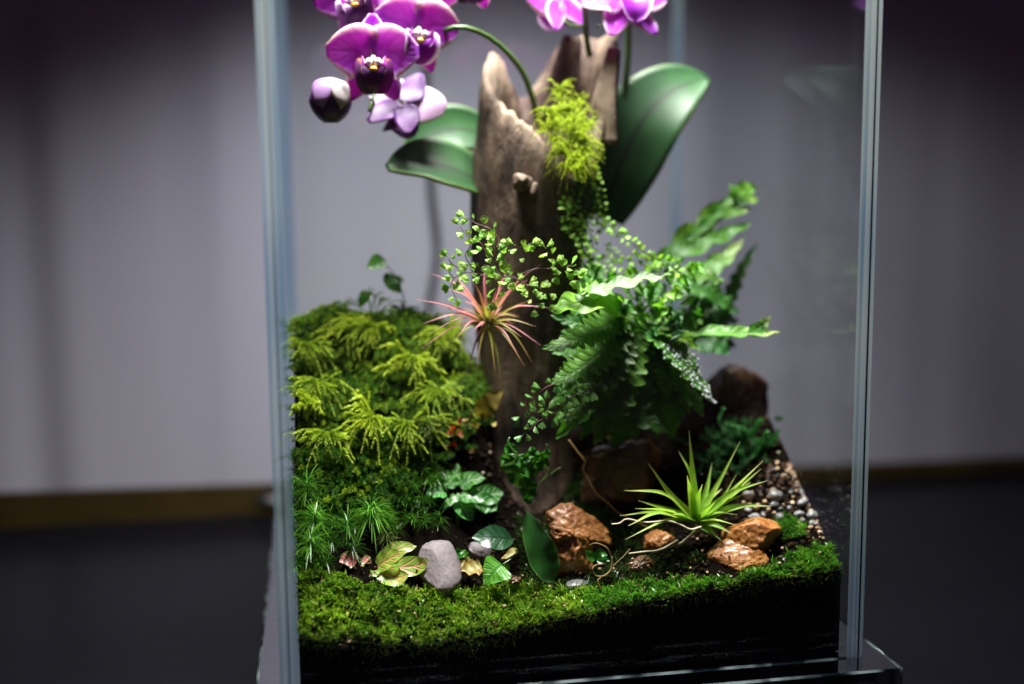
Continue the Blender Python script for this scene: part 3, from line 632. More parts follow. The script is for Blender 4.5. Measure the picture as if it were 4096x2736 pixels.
M1 = [z3([(800, 690), (690, 630), (600, 655), (500, 625), (410, 612), (340, 650), (320, 700), (350, 770)], 3.6, .22),
      z3([(650, 635), (620, 590), (590, 520), (605, 465), (590, 405)], 3.7), z3([(590, 520), (535, 480), (510, 430), (470, 410), (420, 380), (375, 320)], 3.8, .1),
      z3([(500, 625), (440, 560), (410, 500), (450, 440)], 3.9), z3([(650, 635), (720, 650), (790, 690), (830, 760), (840, 830)], 3.5, -.05), z3([(790, 690), (860, 705), (925, 740)], 3.5),
      z3([(605, 465), (620, 400), (560, 335), (480, 305), (410, 262)], 3.9, .2), z3([(800, 530), (760, 470), (720, 440)], 3.9), z3([(760, 460), (820, 432)], 3.9), z3([(600, 655), (610, 720), (590, 790)], 3.4),
      z3([(410, 612), (330, 560), (300, 520)], 4.8), z3([(340, 650), (300, 600)], 5)]
sprig('maidenhair_fern', 'airy pale green maidenhair sprig hovering above the pink air plant', 'fern', M1[0][0], M1, FAN, .37, .21, side=1.0, jn=.8)
M2 = [z3([(720, 640), (850, 590), (1000, 590), (1060, 570), (1120, 590)], 3.8), z3([(1000, 590), (960, 510), (915, 460)], 3.8), z3([(1060, 570), (1100, 620), (1130, 660)], 3.8), z3([(1030, 580), (1000, 630)], 3.8)]
sprig('maidenhair_fern', 'short pale maidenhair sprig on a bare red stem crossing the right side of the log', 'fern', M2[0][0], M2, FAN, .36, .17, skip=1.3, jn=.9)
M3 = [z4([(450, 1180), (385, 1225), (270, 1260), (205, 1320), (150, 1375), (85, 1400), (40, 1440), (-10, 1480)], 3.6, -.1), z4([(300, 1140), (180, 1185), (100, 1225), (40, 1290), (0, 1330), (-30, 1390)], 4.2),
      z4([(310, 1215), (345, 1180), (375, 1140)], 3.6), z4([(380, 1225), (400, 1215)], 3.6), z4([(205, 1320), (230, 1370)], 3.4), z4([(150, 1375), (120, 1330)], 3.5), z4([(85, 1400), (60, 1340)], 3.5)]
sprig('maidenhair_fern', 'drooping maidenhair sprig with rows of oval leaflets beside the base of the log', 'fern', M3[0][0], M3, FANC, .37, .19, jn=.8)
C1 = [SP((1345, 400, 6.9), (1322, 450, 6.7), (1330, 520, 6.5), (1352, 590, 6.3), (1385, 650, 6.2)), SP((1322, 440, 6.8), (1308, 500, 6.5), (1335, 560, 6.3), (1345, 620, 6.1)), SP((1335, 480, 6.8), (1355, 540, 6.5), (1360, 610, 6.3), (1340, 650, 6.1)), SP((1360, 395, 7.0), (1380, 450, 7.1), (1375, 520, 7.1)), SP((1310, 430, 6.8), (1295, 470, 6.6), (1300, 520, 6.5))]
sprig('creeping_fern', 'tiny-leaved green creeper trailing down the right edge of the log', 'creeper', C1[0][0], C1, OVA, .28, .12, 'stem', .022, jn=.9)
C2 = [SP((1365, 490, 7.0), (1425, 540, 6.4), (1480, 580, 6.0), (1540, 610, 5.6), (1572, 655, 5.3)), SP((1385, 560, 6.8), (1430, 595, 6.3), (1500, 600, 5.9), (1530, 640, 5.6)), SP((1370, 590, 6.6), (1400, 620, 6.2), (1460, 650, 5.8))]
sprig('creeping_fern', 'yellow-green creeper arching to the right above the crested fern', 'creeper', C2[0][0], C2, OVA, .29, .12, 'stem', .022, jn=.9)

# ------------------------------------------------------------------ the big crested fern
fern = thing('crested_fern', G(1470, 1010), 'large bushy dark green fern with wavy lobed fronds right of the log', 'fern')
def lob(n, depth=.5, ph=0): return lambda t, s: 1-depth*(1-abs(math.sin(math.pi*(n*t+ph+(.5 if s > 0 else 0))))**.6)*(1 if abs(s) > .01 else 0)
def frond(pts, wd, mat, n=UPC, lobes=6, depth=.5, cup=.1, ruf=.08, p=.7, nt=44, rf=4, stemto=True, label=None, twist=0):
    mb = MB(); sp = SP(*pts); leaf(mb, sp, oval(wd, p, .75), n, 9, nt, cup, lob(lobes, depth, R(0, 1)), ruf, rf, twist)
    o = obj('frond', mb, mat, fern); 
    if label: o['label'] = label
    return o
FB = [G(1470, 1010), P(1460, 860, 6.6)]
fst = MB()
for pts in ([(1460, 800, 6.4), (1480, 700, 7.2), (1520, 600, 8.6)], [(1480, 790, 6.4), (1590, 765, 5.6), (1660, 760, 5)], [(1480, 780, 6.6), (1560, 720, 8), (1650, 720, 9.2)]):
    tube(fst, [FB[0], FB[1]]+SP(*pts), .06, .03, 24, 6)
obj('stalk', fst, 'stem', fern)
frond([(1318, 682, 3.9), (1390, 662, 3.8), (1470, 640, 3.8), (1546, 628, 3.8)], .42, 'fern_pale', (0, -.35, .93), 7, .35, .15, .12, .8, label='silvery pale frond seen nearly edge-on')
frond([(1440, 780, 5.4), (1420, 715, 4.5), (1370, 690, 4.0), (1300, 700, 3.7), (1258, 712, 3.6)], .72, 'fern_lime', (0, -.6, .8), 4, .35, .12, .14)
frond([(1430, 690, 5.0), (1400, 672, 4.3), (1360, 668, 4.0), (1325, 662, 4.0)], .60, 'fern_lime', (0, -.5, .85), 4, .3, .1, .12)
frond([(1450, 720, 5.2), (1390, 745, 4.4), (1330, 775, 3.9), (1240, 800, 3.7)], .72, 'fern', (.1, -.7, .7), 13, .66, .1, .05)
frond([(1440, 740, 5.0), (1385, 800, 4.4), (1320, 850, 4.0), (1262, 878, 3.9)], .80, 'fern', (-.1, -.8, .6), 13, .66, .1, .05)
frond([(1450, 760, 5.0), (1400, 830, 4.5), (1345, 910, 4.2), (1290, 965, 4.1)], .85, 'fern', (-.2, -.85, .5), 13, .62, .1, .05)
frond([(1460, 760, 5.0), (1430, 860, 4.4), (1395, 950, 4.2), (1362, 1020, 4.2)], .85, 'fern', (0, -.9, .4), 12, .6, .1, .06)
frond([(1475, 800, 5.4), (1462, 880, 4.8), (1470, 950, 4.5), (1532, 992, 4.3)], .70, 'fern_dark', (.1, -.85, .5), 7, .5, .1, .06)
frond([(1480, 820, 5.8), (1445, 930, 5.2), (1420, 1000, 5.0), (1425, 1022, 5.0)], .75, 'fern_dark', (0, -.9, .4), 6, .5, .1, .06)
dro = frond([(1470, 745, 5.2), (1530, 785, 4.6), (1582, 850, 4.3), (1638, 925, 4.2)], .68, 'fern', (.25, -.75, .65), 8, .45, .1, .05, label='frond covered in glistening water drops')
frond([(1460, 740, 5.6), (1520, 745, 5.0), (1560, 765, 4.8), (1600, 800, 4.8)], .62, 'fern_lime', (0, -.6, .8), 5, .4, .1, .08)
frond([(1560, 770, 5.4), (1640, 762, 4.9), (1715, 764, 4.6), (1786, 762, 4.4)], .40, 'fern_tip', (.05, -.5, .85), 3, .45, .25, .05, .95, label='pale frond tip curling up at the far right')
frond([(1715, 764, 4.6), (1740, 752, 4.6), (1766, 724, 4.6)], .28, 'fern_tip', (.2, -.8, .5), 2, .2, .15, .03)
frond([(1490, 625, 8.4), (1560, 560, 8.8), (1640, 490, 9.2), (1732, 428, 9.6)], .55, 'fern', (-.1, -.85, .45), 4, .72, .1, .14, .9)
frond([(1480, 615, 8.4), (1560, 575, 8.5), (1640, 548, 8.6), (1716, 512, 8.8)], .46, 'fern', (0, -.75, .6), 3, .65, .1, .08)
for q, w_, m_ in (([(1560, 560, 8.8), (1630, 500, 8.9), (1668, 448, 9.0)], .24, 'fern'), ([(1590, 565, 8.7), (1660, 535, 8.8), (1722, 512, 9.0)], .26, 'fern'), ([(1620, 510, 9.0), (1680, 486, 9.1), (1725, 478, 9.2)], .22, 'fern_tip'), ([(1690, 462, 9.2), (1684, 440, 9.2), (1672, 424, 9.2)], .2, 'fern_lime'), ([(1700, 458, 9.2), (1722, 456, 9.2), (1738, 462, 9.2)], .2, 'fern_lime')):
    frond(q, w_, m_, (0, -.85, .45), 2, .25, .1, .05, .9, nt=20)
frond([(1690, 470, 9.2), (1700, 440, 9.3), (1735, 428, 9.4)], .50, 'fern_lime', (0, -.9, .3), 2, .4, .1, .06)
frond([(1540, 660, 7.6), (1610, 625, 8.0), (1660, 590, 8.3), (1704, 548, 8.6)], .48, 'fern_tip', (0, -.7, .7), 4, .4, .12, .06)
frond([(1640, 740, 8.8), (1672, 680, 8.9), (1698, 620, 9.0), (1736, 555, 9.1)], .34, 'fern_dark', (-.2, -.9, .4), 7, .6, .1, .03)
frond([(1520, 640, 7.0), (1580, 625, 6.8), (1640, 640, 6.7), (1652, 655, 6.7)], .42, 'fern', (0, -.6, .8), 4, .35, .1, .08)
frond([(1540, 680, 7.2), (1600, 660, 7.4), (1660, 690, 7.6), (1690, 720, 7.7)], .62, 'fern_dark', (0, -.7, .7), 5, .45, .1, .08)
for i in range(30):
    x, y, Y = R(1480, 1700), R(690, 830), R(6.5, 9.5); a = R(-1, 1); x0, y0 = 1540, 770
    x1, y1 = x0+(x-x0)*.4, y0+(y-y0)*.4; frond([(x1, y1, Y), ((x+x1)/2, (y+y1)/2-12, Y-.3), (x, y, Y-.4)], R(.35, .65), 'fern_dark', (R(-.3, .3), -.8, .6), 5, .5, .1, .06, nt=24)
for i in range(64):
    x, y, Y = R(1340, 1600), R(600, 780), R(4.6, 6.6); frond([(x+R(-10, 10), y+26, Y+.3), (x+R(-5, 5), y+10, Y), (x+R(-18, 18), y-8, Y-.2)], R(.26, .5), random.choice(['fern', 'fern', 'fern_lime', 'fern_dark']), (R(-.4, .4), -.7, .7), 3, .45, .12, .05, nt=20)
for i in range(84):
    x, y, Y = R(1255, 1620), R(690, 1010), R(4.6, 6.4)
    if x > 1560 and y < 860: continue
    cx0 = 1440 if x < 1480 else 1530
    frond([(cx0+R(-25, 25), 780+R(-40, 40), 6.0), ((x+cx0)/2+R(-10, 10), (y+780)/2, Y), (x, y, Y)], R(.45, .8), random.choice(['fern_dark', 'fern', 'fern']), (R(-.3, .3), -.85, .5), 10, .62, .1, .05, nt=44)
mb = MB(); me = dro.data; ub = me.uv_layers[0]; v, f = ICO[1]; vv = [x.co/CM+org(fern) for x in me.vertices]
rng = random.Random(5)
for i, c in enumerate(vv):
    row = i//9; t = row/44
    if t > .30 and rng.random() < .55:
        r = rng.uniform(.018, .055); c = c+Vector((rng.uniform(-.06, .06), -.03, rng.uniform(-.06, .06))); mb.add([c+q*r for q in v], f)
o = tag(obj('water_drops', mb, 'drop', fern), None, None, None, 'stuff')

# ------------------------------------------------------------------ air plants
def airplant(label, c, tips, extra, wd, mats, bendup, group=None, seed=1):
    rng = random.Random(seed); t = thing('air_plant', c, label, 'air plant', group)
    def one(tip, w, m, bend):
        d = tip-c; l = d.length; mid = c+d*.5+Vector((rng.uniform(-.05, .05)*l, rng.uniform(-.05, .05)*l, (bend+rng.uniform(-.05, .05))*l)); st = c+d.normalized()*.12
        mb = MB(); leaf(mb, [st, mid, tip], taper(w), Vector((0, -.5, .9))+Vector((rng.uniform(-.3, .3),)*3), 5, 16, .35); obj('leaf', mb, m, t)
    for i, tp in enumerate(tips): one(P(*tp[:3]), wd*rng.uniform(.85, 1.15), mats[tp[3]] if len(tp) > 3 else mats[0], tp[4] if len(tp) > 4 else bendup)
    for i in range(extra):
        th = rng.uniform(0, 6.283); ph = rng.uniform(-.2, 1.2); l = rng.uniform(.8, 1.7)*wd*11
        d = Vector((math.cos(th)*math.cos(ph), -abs(math.sin(th))*math.cos(ph)*.9 if rng.random() < .75 else math.sin(th)*.6, math.sin(ph)))
        one(c+d*l, wd*rng.uniform(.7, 1.1), mats[rng.randrange(len(mats))], bendup)
    return t
pc = P(1118, 738, 5.4)
tips = [(948, 685, 5.2), (985, 625, 6), (1000, 702, 5), (968, 742, 5.0), (984, 765, 4.6), (965, 800, 4.6, 0, .12), (1050, 770, 4.1), (1056, 905, 5.2, 0, .22), (1092, 850, 4.6, 1, .15), (1150, 918, 4.6, 1, .1), (1135, 860, 4.4, 1), (1202, 838, 4.0, 1), (1185, 808, 4.0, 0), (1240, 792, 4.3, 0), (1228, 748, 4.4, 1), (1242, 604, 5.0, 0), (1262, 706, 4.6, 0), (1170, 600, 5.6, 0), (1112, 605, 6, 0), (1040, 630, 5.8, 0), (1210, 640, 5.4, 0), (1195, 772, 4.0, 1), (1080, 640, 5.2, 0), (1018, 660, 5.4, 0), (1160, 680, 4.4, 1), (1210, 690, 4.8, 1), (1025, 800, 4.8, 1), (1220, 830, 4.6, 1), (1060, 690, 4.6, 0)]
airplant('pink and red spiky air plant clinging to the front of the log', pc, tips, 24, .085, ['pink', 'pink_green'], .10, seed=4)
gc = P(1596, 1196, 2.6)
tips = [(1579, 986, 2.4, 0, .0), (1555, 1033, 3.0, 0, .12), (1696, 1012, 2.6, 0, -.06), (1749, 1056, 2.2, 0, -.02), (1744, 1075, 2.0, 0, .0), (1770, 1160, 1.7, 0, .10), (1486, 1062, 2.4, 0, -.05), (1430, 1124, 2.3, 0, .16), (1421, 1182, 2.0, 0, .10), (1463, 1147, 2.6, 0, .04), (1688, 1087, 1.8, 0, -.05), (1676, 1222, 1.6, 0, .08), (1652, 1238, 1.8, 0, .05), (1632, 1060, 3.2, 0, .02), (1655, 1120, 3.0, 0, .04), (1440, 1205, 1.5, 0, .12), (1610, 1110, 1.6, 0, .03), (1575, 1090, 2.0), (1720, 1105, 2.6, 0, .02), (1540, 1180, 1.4, 0, .1), (1690, 1180, 1.5, 0, .1), (1640, 1150, 1.5, 0, .06)]
ap = airplant('bright green air plant with pale dangling roots perched on the stones at right', gc, tips, 6, .21, ['air'], .08, seed=9)
def zr(pts, Y): return [P((2400+x/1.38)/KZ, (1600+y/1.38)/KZ, Y+.0*i) for i, (x, y) in enumerate(pts)]
for pts in ([(560, 700), (500, 715), (440, 688), (370, 668), (250, 676), (150, 658), (110, 680), (65, 686)], [(560, 700), (480, 765), (430, 798), (340, 822), (260, 862), (218, 898)], [(430, 775), (330, 828), (240, 838), (160, 848)]):
    mb = MB(); tube(mb, zr(pts, 1.7), .045, .028, 40, 6); obj('root', mb, 'root', ap)
mb = MB(); tube(mb, zr([(600, 740), (540, 715), (480, 770)], 1.8), .08, .04, 8, 6); obj('stem', mb, 'stem', ap)

# ------------------------------------------------------------------ stones
def rock(label, c, r, mat, amp=.25, fr=1.3, cuts=7, seed=1, rot=0, sub=5, fine=.05, cat='stone', name='stone', group=None, tilt=0, blk=0):
    mb = MB(); stone(mb, c, r, sub, amp, fr, cuts, seed, rot, fine=fine, tilt=tilt, blk=blk)
    return tag(obj(name, mb, mat, loc=c), label, cat, group)
rock('orange rough stone with an overhanging top, standing left of centre by the dark leaf', P(1312, 1214, 3.1), (1.22, .85, .82), 'orange', .3, 1.6, 8, 12, .2, fine=.10, blk=.4)
rock('orange pillar-like stone under the overhanging orange stone, above the flat grey pebble', P(1308, 1280, 2.8), (.74, .6, 1.1), 'orange', .25, 1.4, 6, 21, 0, fine=.10, blk=.4)
rock('large wet brown stone in shade behind the thin root at the foot of the log', P(1440, 1098, 6.2), (1.85, .95, 1.4), 'brown', .22, 1.2, 9, 33, .2, fine=.08, blk=.7)
rock('translucent amber stone with chipped layers under the green air plant', P(1722, 1236, 2.0), (1.05, .85, .74), 'amber', .25, 1.5, 10, 41, .1, fine=.06, blk=.5)
rock('wide amber stone slab in the front moss below the chipped amber stone', P(1695, 1280, 1.7), (1.2, .75, .62), 'amber', .25, 1.5, 10, 52, -.1, fine=.06, blk=.5)
rock('small orange stone between the roots of the green air plant', P(1505, 1245, 3.0), (.62, .5, .5), 'orange', .4, 1.6, 9, 61, 0, 5, fine=.08)
rock('small red-brown stone below the dangling air plant roots', P(1470, 1298, 2.4), (.55, .45, .36), 'brown', .4, 1.6, 9, 66, .5, 5, fine=.15)
rock('tall dark brown stone at the back right against the glass', P(1685, 925, 9.0), (1.15, 1.0, 1.75), 'dkbrown', .10, 1.0, 4, 71, .2, 5, fine=.04, blk=.85)
rock('grey-violet slate stone beside the red-veined plant', P(1008, 1300, 2.4), (.75, .34, 1.0), 'slate', .15, 1.1, 5, 81, .15, fine=.03, tilt=-.75, blk=.3)
rock('smaller grey stone half hidden behind the dark glossy leaf', P(1092, 1268, 3.9), (.55, .45, .45), 'slate', .18, 1.1, 5, 85, 0, 4)
rock('flat grey pebble lying in the moss at the foot of the orange stone', P(1322, 1341, 1.9), (.42, .32, .17), 'pebble', .15, 1.2, 3, 91, .3, 4, cat='pebble', name='pebble')
rock('dark round crumb of bark on the moss beside the amber stone', P(1800, 1287, 1.2), (.22, .2, .17), 'pebble_dark', .4, 2, 4, 95, 0, 3, cat='bark crumb', name='bark_crumb')
rock('brown curled bark crumb lying on the front moss below the centre', P(1390, 1378, 1.1), (.26, .2, .18), 'brown', .6, 2.2, 4, 96, .4, 4, fine=.15, cat='bark crumb', name='bark_crumb')
rock('tan bark crumb on the soil edge below the left moss', P(790, 1476, .66), (.42, .12, .14), 'pebble_tan', .6, 2.4, 3, 97, 0, 4, fine=.15, cat='bark crumb', name='bark_crumb')
rock('brown bark crumb between the lime leaf and the dark matte leaf', P(1180, 1330, 2.0), (.22, .2, .14), 'brown', .6, 2.2, 4, 98, .4, 4, fine=.15, cat='bark crumb', name='bark_crumb')
# pebbles and grit on the slope by the right pane
def grit_poly(x, y): # right slope between the amber stone, the ferns and the pane
    return x > lin(y, [1060, 1110, 1160, 1200, 1240], [1765, 1735, 1690, 1745, 1820]) and x < lin(y, [1060, 1100, 1180, 1250], [1850, 1868, 1898, 1938]) and 1060 < y < 1240
rng = random.Random(77); named = [(1778, 1142, .31, 'pebble', 'largest pale grey round pebble on the gravel slope at right'), (1716, 1140, .25, 'pebble', 'grey pebble at the upper left of the gravel slope, nearest the air plant'), (1752, 1205, .22, 'pebble_dark', 'dark pebble just above the amber stone'), (1862, 1187, .24, 'pebble', 'light grey oval pebble near the right pane'), (1735, 1165, .17, 'pebble_tan', 'round tan pebble among the grey pebbles'), (1808, 1085, .16, 'pebble_tan', 'lone pale pebble high on the gravel slope by the right pane')]
spots = []
for x, y, r, mt, lb in named:
    g = G(x, y); mb = MB(); stone(mb, (0, 0, 0), (r, r*.85, r*.8), 3, .12, 1.2, 3, int(x), .4, fine=.02); o = obj('pebble', mb, mt); o.location = (g+Vector((0, 0, r*.35)))*CM; tag(o, lb, 'pebble', 'pebbles on the slope by the right pane'); spots.append((g, r))
pm = []
for i in range(8):
    mb = MB(); stone(mb, (0, 0, 0), (1, .85, .75), 3, .2, 1.2, 4, 300+i, 0, fine=.03); pm.append(mb)
pmesh = {(i, mt): pm[i].mesh('pebble', mt) for i in range(8) for mt in ('pebble', 'pebble_dark', 'pebble_tan', 'brown')}
word = {'pebble': 'grey pebble among many on the gravel slope by the right pane', 'pebble_dark': 'nearly black pebble among many on the gravel slope by the right pane', 'pebble_tan': 'tiny tan grain of grit on the gravel slope by the right pane', 'brown': 'tiny brown grain of grit on the gravel slope by the right pane'}
grp = {'pebble': 'grey pebbles on the gravel slope', 'pebble_dark': 'black pebbles on the gravel slope', 'pebble_tan': 'tan grit on the gravel slope', 'brown': 'brown grit on the gravel slope'}
n = 0
for it in range(4000):
    if n >= 150: break
    x, y = rng.uniform(1690, 1940), rng.uniform(1062, 1240)
    if not grit_poly(x, y): continue
    g = G(x, y); edge = x-lin(y, [1060, 1100, 1180, 1250], [1850, 1868, 1898, 1938]) > -32; up_ = y < 1130
    mt = rng.choice(['pebble_tan', 'pebble_tan', 'brown', 'pebble']) if edge else (rng.choice(['brown', 'brown', 'pebble_dark', 'pebble_tan']) if up_ else rng.choice(['pebble', 'pebble', 'pebble_dark', 'pebble_dark', 'pebble_tan', 'brown']))
    r = rng.uniform(.07, .12) if (edge or up_ or mt in ('brown', 'pebble_tan')) else rng.uniform(.12, .25)
    if any((g-q).length < (r+q_)*.8 for q, q_ in spots): continue
    g.x = min(g.x, 19.38-r); o = bpy.data.objects.new('pebble' if 'pebble' in mt and 'tan' not in mt else 'grit_grain', pmesh[(rng.randrange(8), mt)]); COL.objects.link(o)
    o.location = (g+Vector((0, 0, r*.3)))*CM; s = r; o.scale = (s*rng.uniform(.85, 1.25), s, s*rng.uniform(.7, 1)); o.rotation_euler = (rng.uniform(-.4, .4), rng.uniform(-.4, .4), rng.uniform(0, 6))
    tag(o, word[mt], 'pebble' if 'pebble' in o.name else 'grit', grp[mt]); spots.append((g, r)); n += 1

# ------------------------------------------------------------------ fittonias, single leaves, small things on the ground
def lf(mb, pts, wd, n=UPC, p=.75, cup=.15, ruf=.02, nt=16, nu=9): leaf(mb, SP(*pts), oval(wd, p, .8), n, nu, nt, cup, None, ruf, 3)
fit = thing('fittonia_plant', G(1050, 1205), 'green nerve plant with pale-veined shiny leaves at the foot of the log', 'nerve plant')
def kid(t, name, pts, wd, mat, n=UPC, **k):
    mb = MB(); lf(mb, pts, wd, n, **k); return obj(name, mb, mat, t)
fz = lambda x, y, Y: ((1650+x/2.6133)/KZ, (1750+y/2.6133)/KZ, Y)
ctr = fz(425, 590, 4.9)
mb = MB(); tube(mb, [G(1050, 1205), P(*ctr)], .06, .05, 6, 6); obj('stem', mb, 'stem', fit)
for a, b_, wd, n_ in ((fz(260, 575, 4.6), fz(140, 600, 4.5), .40, (-.1, -.5, .9)), (fz(405, 470, 5.1), fz(365, 340, 5.3), .30, (0, -.9, .4)), (fz(600, 450, 4.8), fz(770, 430, 4.6), .40, (0, -.6, .8)), (fz(590, 610, 4.5), fz(760, 670, 4.2), .42, (.1, -.65, .75)),
                  (fz(320, 690, 4.6), fz(195, 790, 4.4), .32, (-.3, -.5, .8)), (fz(540, 740, 4.4), fz(620, 880, 4.2), .42, (.1, -.75, .65)), (fz(800, 600, 5.2), fz(950, 560, 5.3), .42, (.2, -.8, .5)), (fz(790, 700, 5.0), fz(880, 760, 4.9), .40, (.2, -.8, .5)),
                  (fz(430, 800, 4.8), fz(400, 900, 4.8), .36, (-.1, -.8, .5)), (fz(480, 950, 4.8), fz(480, 1090, 4.7), .34, (0, -.9, .4)), (fz(560, 900, 4.8), fz(640, 960, 4.7), .34, (0, -.9, .4)), (fz(330, 480, 5.2), fz(240, 470, 5.3), .3, (-.2, -.8, .5)), (fz(450, 620, 4.5), fz(390, 720, 4.2), .2, (0, -.6, .8)), (fz(455, 420, 5.4), fz(470, 270, 5.6), .26, (0, -.9, .4))):
    st = tuple(ctr[i]+(a[i]-ctr[i])*.45 for i in range(3)); kid(fit, 'leaf', [st, a, b_], wd*.95, 'fit', n_, ruf=.03, cup=.2, p=.85)
fr_ = thing('fittonia_plant', G(905, 1330), 'low nerve plant with red and pink veined leaves on the front moss at left', 'nerve plant')
gz = lambda x, y, Y: ((1150+x/1.5133)/KZ, (1700+y/1.5133)/KZ, Y)
c2 = gz(525, 870, 2.6)
mb = MB(); tube(mb, [G(905, 1330), P(*c2), P(*gz(500, 815, 2.8))], .05, .03, 8, 6); tube(mb, [P(*c2), P(*gz(440, 810, 2.7)), P(*gz(420, 800, 2.6))], .04, .03, 8, 6); obj('stem', mb, 'wire', fr_)
for a, b_, wd, m_, n_ in ((gz(620, 810, 2.3), gz(705, 775, 2.1), .42, 'fit_red', (-.2, -.7, .7)), (gz(660, 760, 2.9), gz(782, 735, 2.9), .40, 'fit_red', (.1, -.7, .7)), (gz(770, 855, 2.4), gz(852, 815, 2.2), .44, 'fit_red', (.1, -.75, .65)), (gz(655, 925, 2.0), gz(735, 905, 1.8), .46, 'fit_red', (0, -.7, .7)),
                     (gz(545, 930, 2.2), gz(560, 990, 2.0), .28, 'fit_pink', (0, -.8, .6)), (gz(365, 815, 2.4), gz(315, 830, 2.3), .38, 'fit_pink', (-.1, -.7, .7)), (gz(470, 815, 2.6), gz(510, 835, 2.6), .24, 'fit_pink', (.1, -.7, .7)), (gz(400, 790, 2.8), gz(350, 775, 2.9), .28, 'fit_red', (0, -.7, .7)), (gz(530, 890, 2.3), gz(495, 920, 2.2), .22, 'fit_red', (0, -.7, .7))):
    kid(fr_, 'leaf', [c2 if m_ == 'fit_red' and b_[0] > 700 else tuple((c2[i]+a[i]*2)/3 for i in range(3)), a, b_], wd*.84, m_, n_, ruf=.025, cup=.15)
def single(name, label, pts, wd, mat, n, cat='leaf', stem_=None, **k):
    t = thing(name, P(*pts[0]), label, cat); kid(t, 'blade', pts, wd, mat, n, **k)
    if stem_: mb = MB(); tube(mb, SP(*stem_), .035, .03, 8, 6); obj('stem', mb, 'stem', t)
    return t
single('ficus_leaf', 'dark glossy pointed leaf lying sideways above the smaller grey stone', [fz(1055, 1065, 3.2), fz(850, 1050, 3.0), fz(620, 1048, 3.0)], .50, 'ficus', (0, -.7, .75), p=.85, cup=.12, stem_=[fz(1055, 1065, 3.2), fz(1110, 1150, 3.6)])
single('broad_leaf', 'large dark matte leaf leaning upright against the orange stone', [fz(1470, 1510, 2.0), fz(1385, 1330, 2.0), fz(1265, 1050, 2.1), fz(1190, 765, 2.4)], .58, 'matte_leaf', (.35, -.92, .2), p=.9, cup=.28, ruf=.03, nt=26)
lt = single('lime_leaf', 'bright lime leaf with a notched edge and ribbed veins standing in the moss', [fz(940, 1330, 1.9), fz(860, 1400, 1.7), fz(745, 1540, 1.6)], .56, 'lime_leaf', (-.35, -.85, .4), p=.55, cup=.1, stem_=[fz(940, 1330, 1.9), fz(1010, 1285, 2.0), fz(1085, 1215, 2.3)])
kid(lt, 'blade', [fz(1100, 1215, 2.3), fz(1060, 1180, 2.2), fz(985, 1240, 2.1), fz(930, 1265, 2.0)], .12, 'yellow_leaf', (0, -.7, .7))
kid(lt, 'blade', [fz(945, 1345, 2.0), fz(975, 1370, 2.1), fz(945, 1430, 2.1)], .16, 'lime_leaf', (0, -.9, .3))
yl = single('withered_leaf', 'pale yellow withered leaf with brown edge behind the lime leaf', [fz(730, 1345, 2.3), fz(640, 1370, 2.2), fz(500, 1400, 2.1)], .30, 'yellow_leaf', (.2, -.6, .8), cup=.25, ruf=.09)
kid(yl, 'blade', [fz(640, 1290, 2.5), fz(560, 1330, 2.4), fz(490, 1300, 2.5)], .26, 'ochre_leaf', (0, -.8, .6), ruf=.05)
sm_ = thing('seedling', P(*fz(520, 1260, 3.1)), 'tiny green seedling leaves on the slate stone', 'seedling')
kid(sm_, 'leaf', [fz(490, 1270, 3.0), fz(480, 1215, 2.9), fz(475, 1150, 2.9)], .16, 'heart', (-.3, -.9, .3)); kid(sm_, 'leaf', [fz(500, 1180, 2.9), fz(545, 1215, 2.8), fz(595, 1255, 2.8)], .14, 'heart', (.3, -.9, .3))
cu = thing('curled_plant', P(*fz(1215, 700, 4.2)), 'crumpled curled green leaf cluster hanging in front of the log base', 'plant')
mb = MB(); tube(mb, SP(fz(1015, 0, 3.8), fz(1000, 60, 3.7), fz(1050, 140, 3.6), fz(1105, 215, 3.5)), .045, .03, 14, 6); tube(mb, SP(fz(1270, 410, 4.0), fz(1360, 320, 4.1), fz(1430, 370, 4.2), fz(1330, 480, 4.2), fz(1290, 600, 4.2)), .03, .02, 20, 5); tube(mb, SP(fz(1440, 390, 4.2), fz(1490, 350, 4.2), fz(1545, 312, 4.2)), .025, .02, 8, 5); obj('stem', mb, 'stem', cu)
for pts, wd, n_, m_ in (([fz(1100, 180, 3.6), fz(1180, 300, 3.5), fz(1285, 440, 3.6)], .42, (.5, -.8, .2), 'curl'), ([fz(1090, 160, 3.8), fz(1070, 300, 3.7), fz(1110, 530, 3.8)], .46, (-.6, -.8, .1), 'curl'), ([fz(1240, 400, 4.0), fz(1250, 240, 3.9), fz(1255, 95, 3.9)], .42, (0, -.9, .3), 'curl'), ([fz(1290, 340, 3.9), fz(1360, 230, 3.8), fz(1415, 70, 3.8)], .26, (.5, -.7, .2), 'curl'),
                      ([fz(1180, 380, 3.9), fz(1200, 550, 3.9), fz(1215, 700, 4.0)], .34, (.2, -.9, .1), 'curl'), ([fz(1060, 180, 4.1), fz(1030, 120, 4.1), fz(1085, 70, 4.1)], .26, (0, -.9, .3), 'curl'), ([fz(1040, 200, 4.1), fz(1010, 260, 4.1), fz(1060, 420, 4.0)], .3, (-.6, -.7, .2), 'curl')):
    kid(cu, 'leaf', pts, wd, m_, n_, ruf=.10, cup=.35, p=.8)
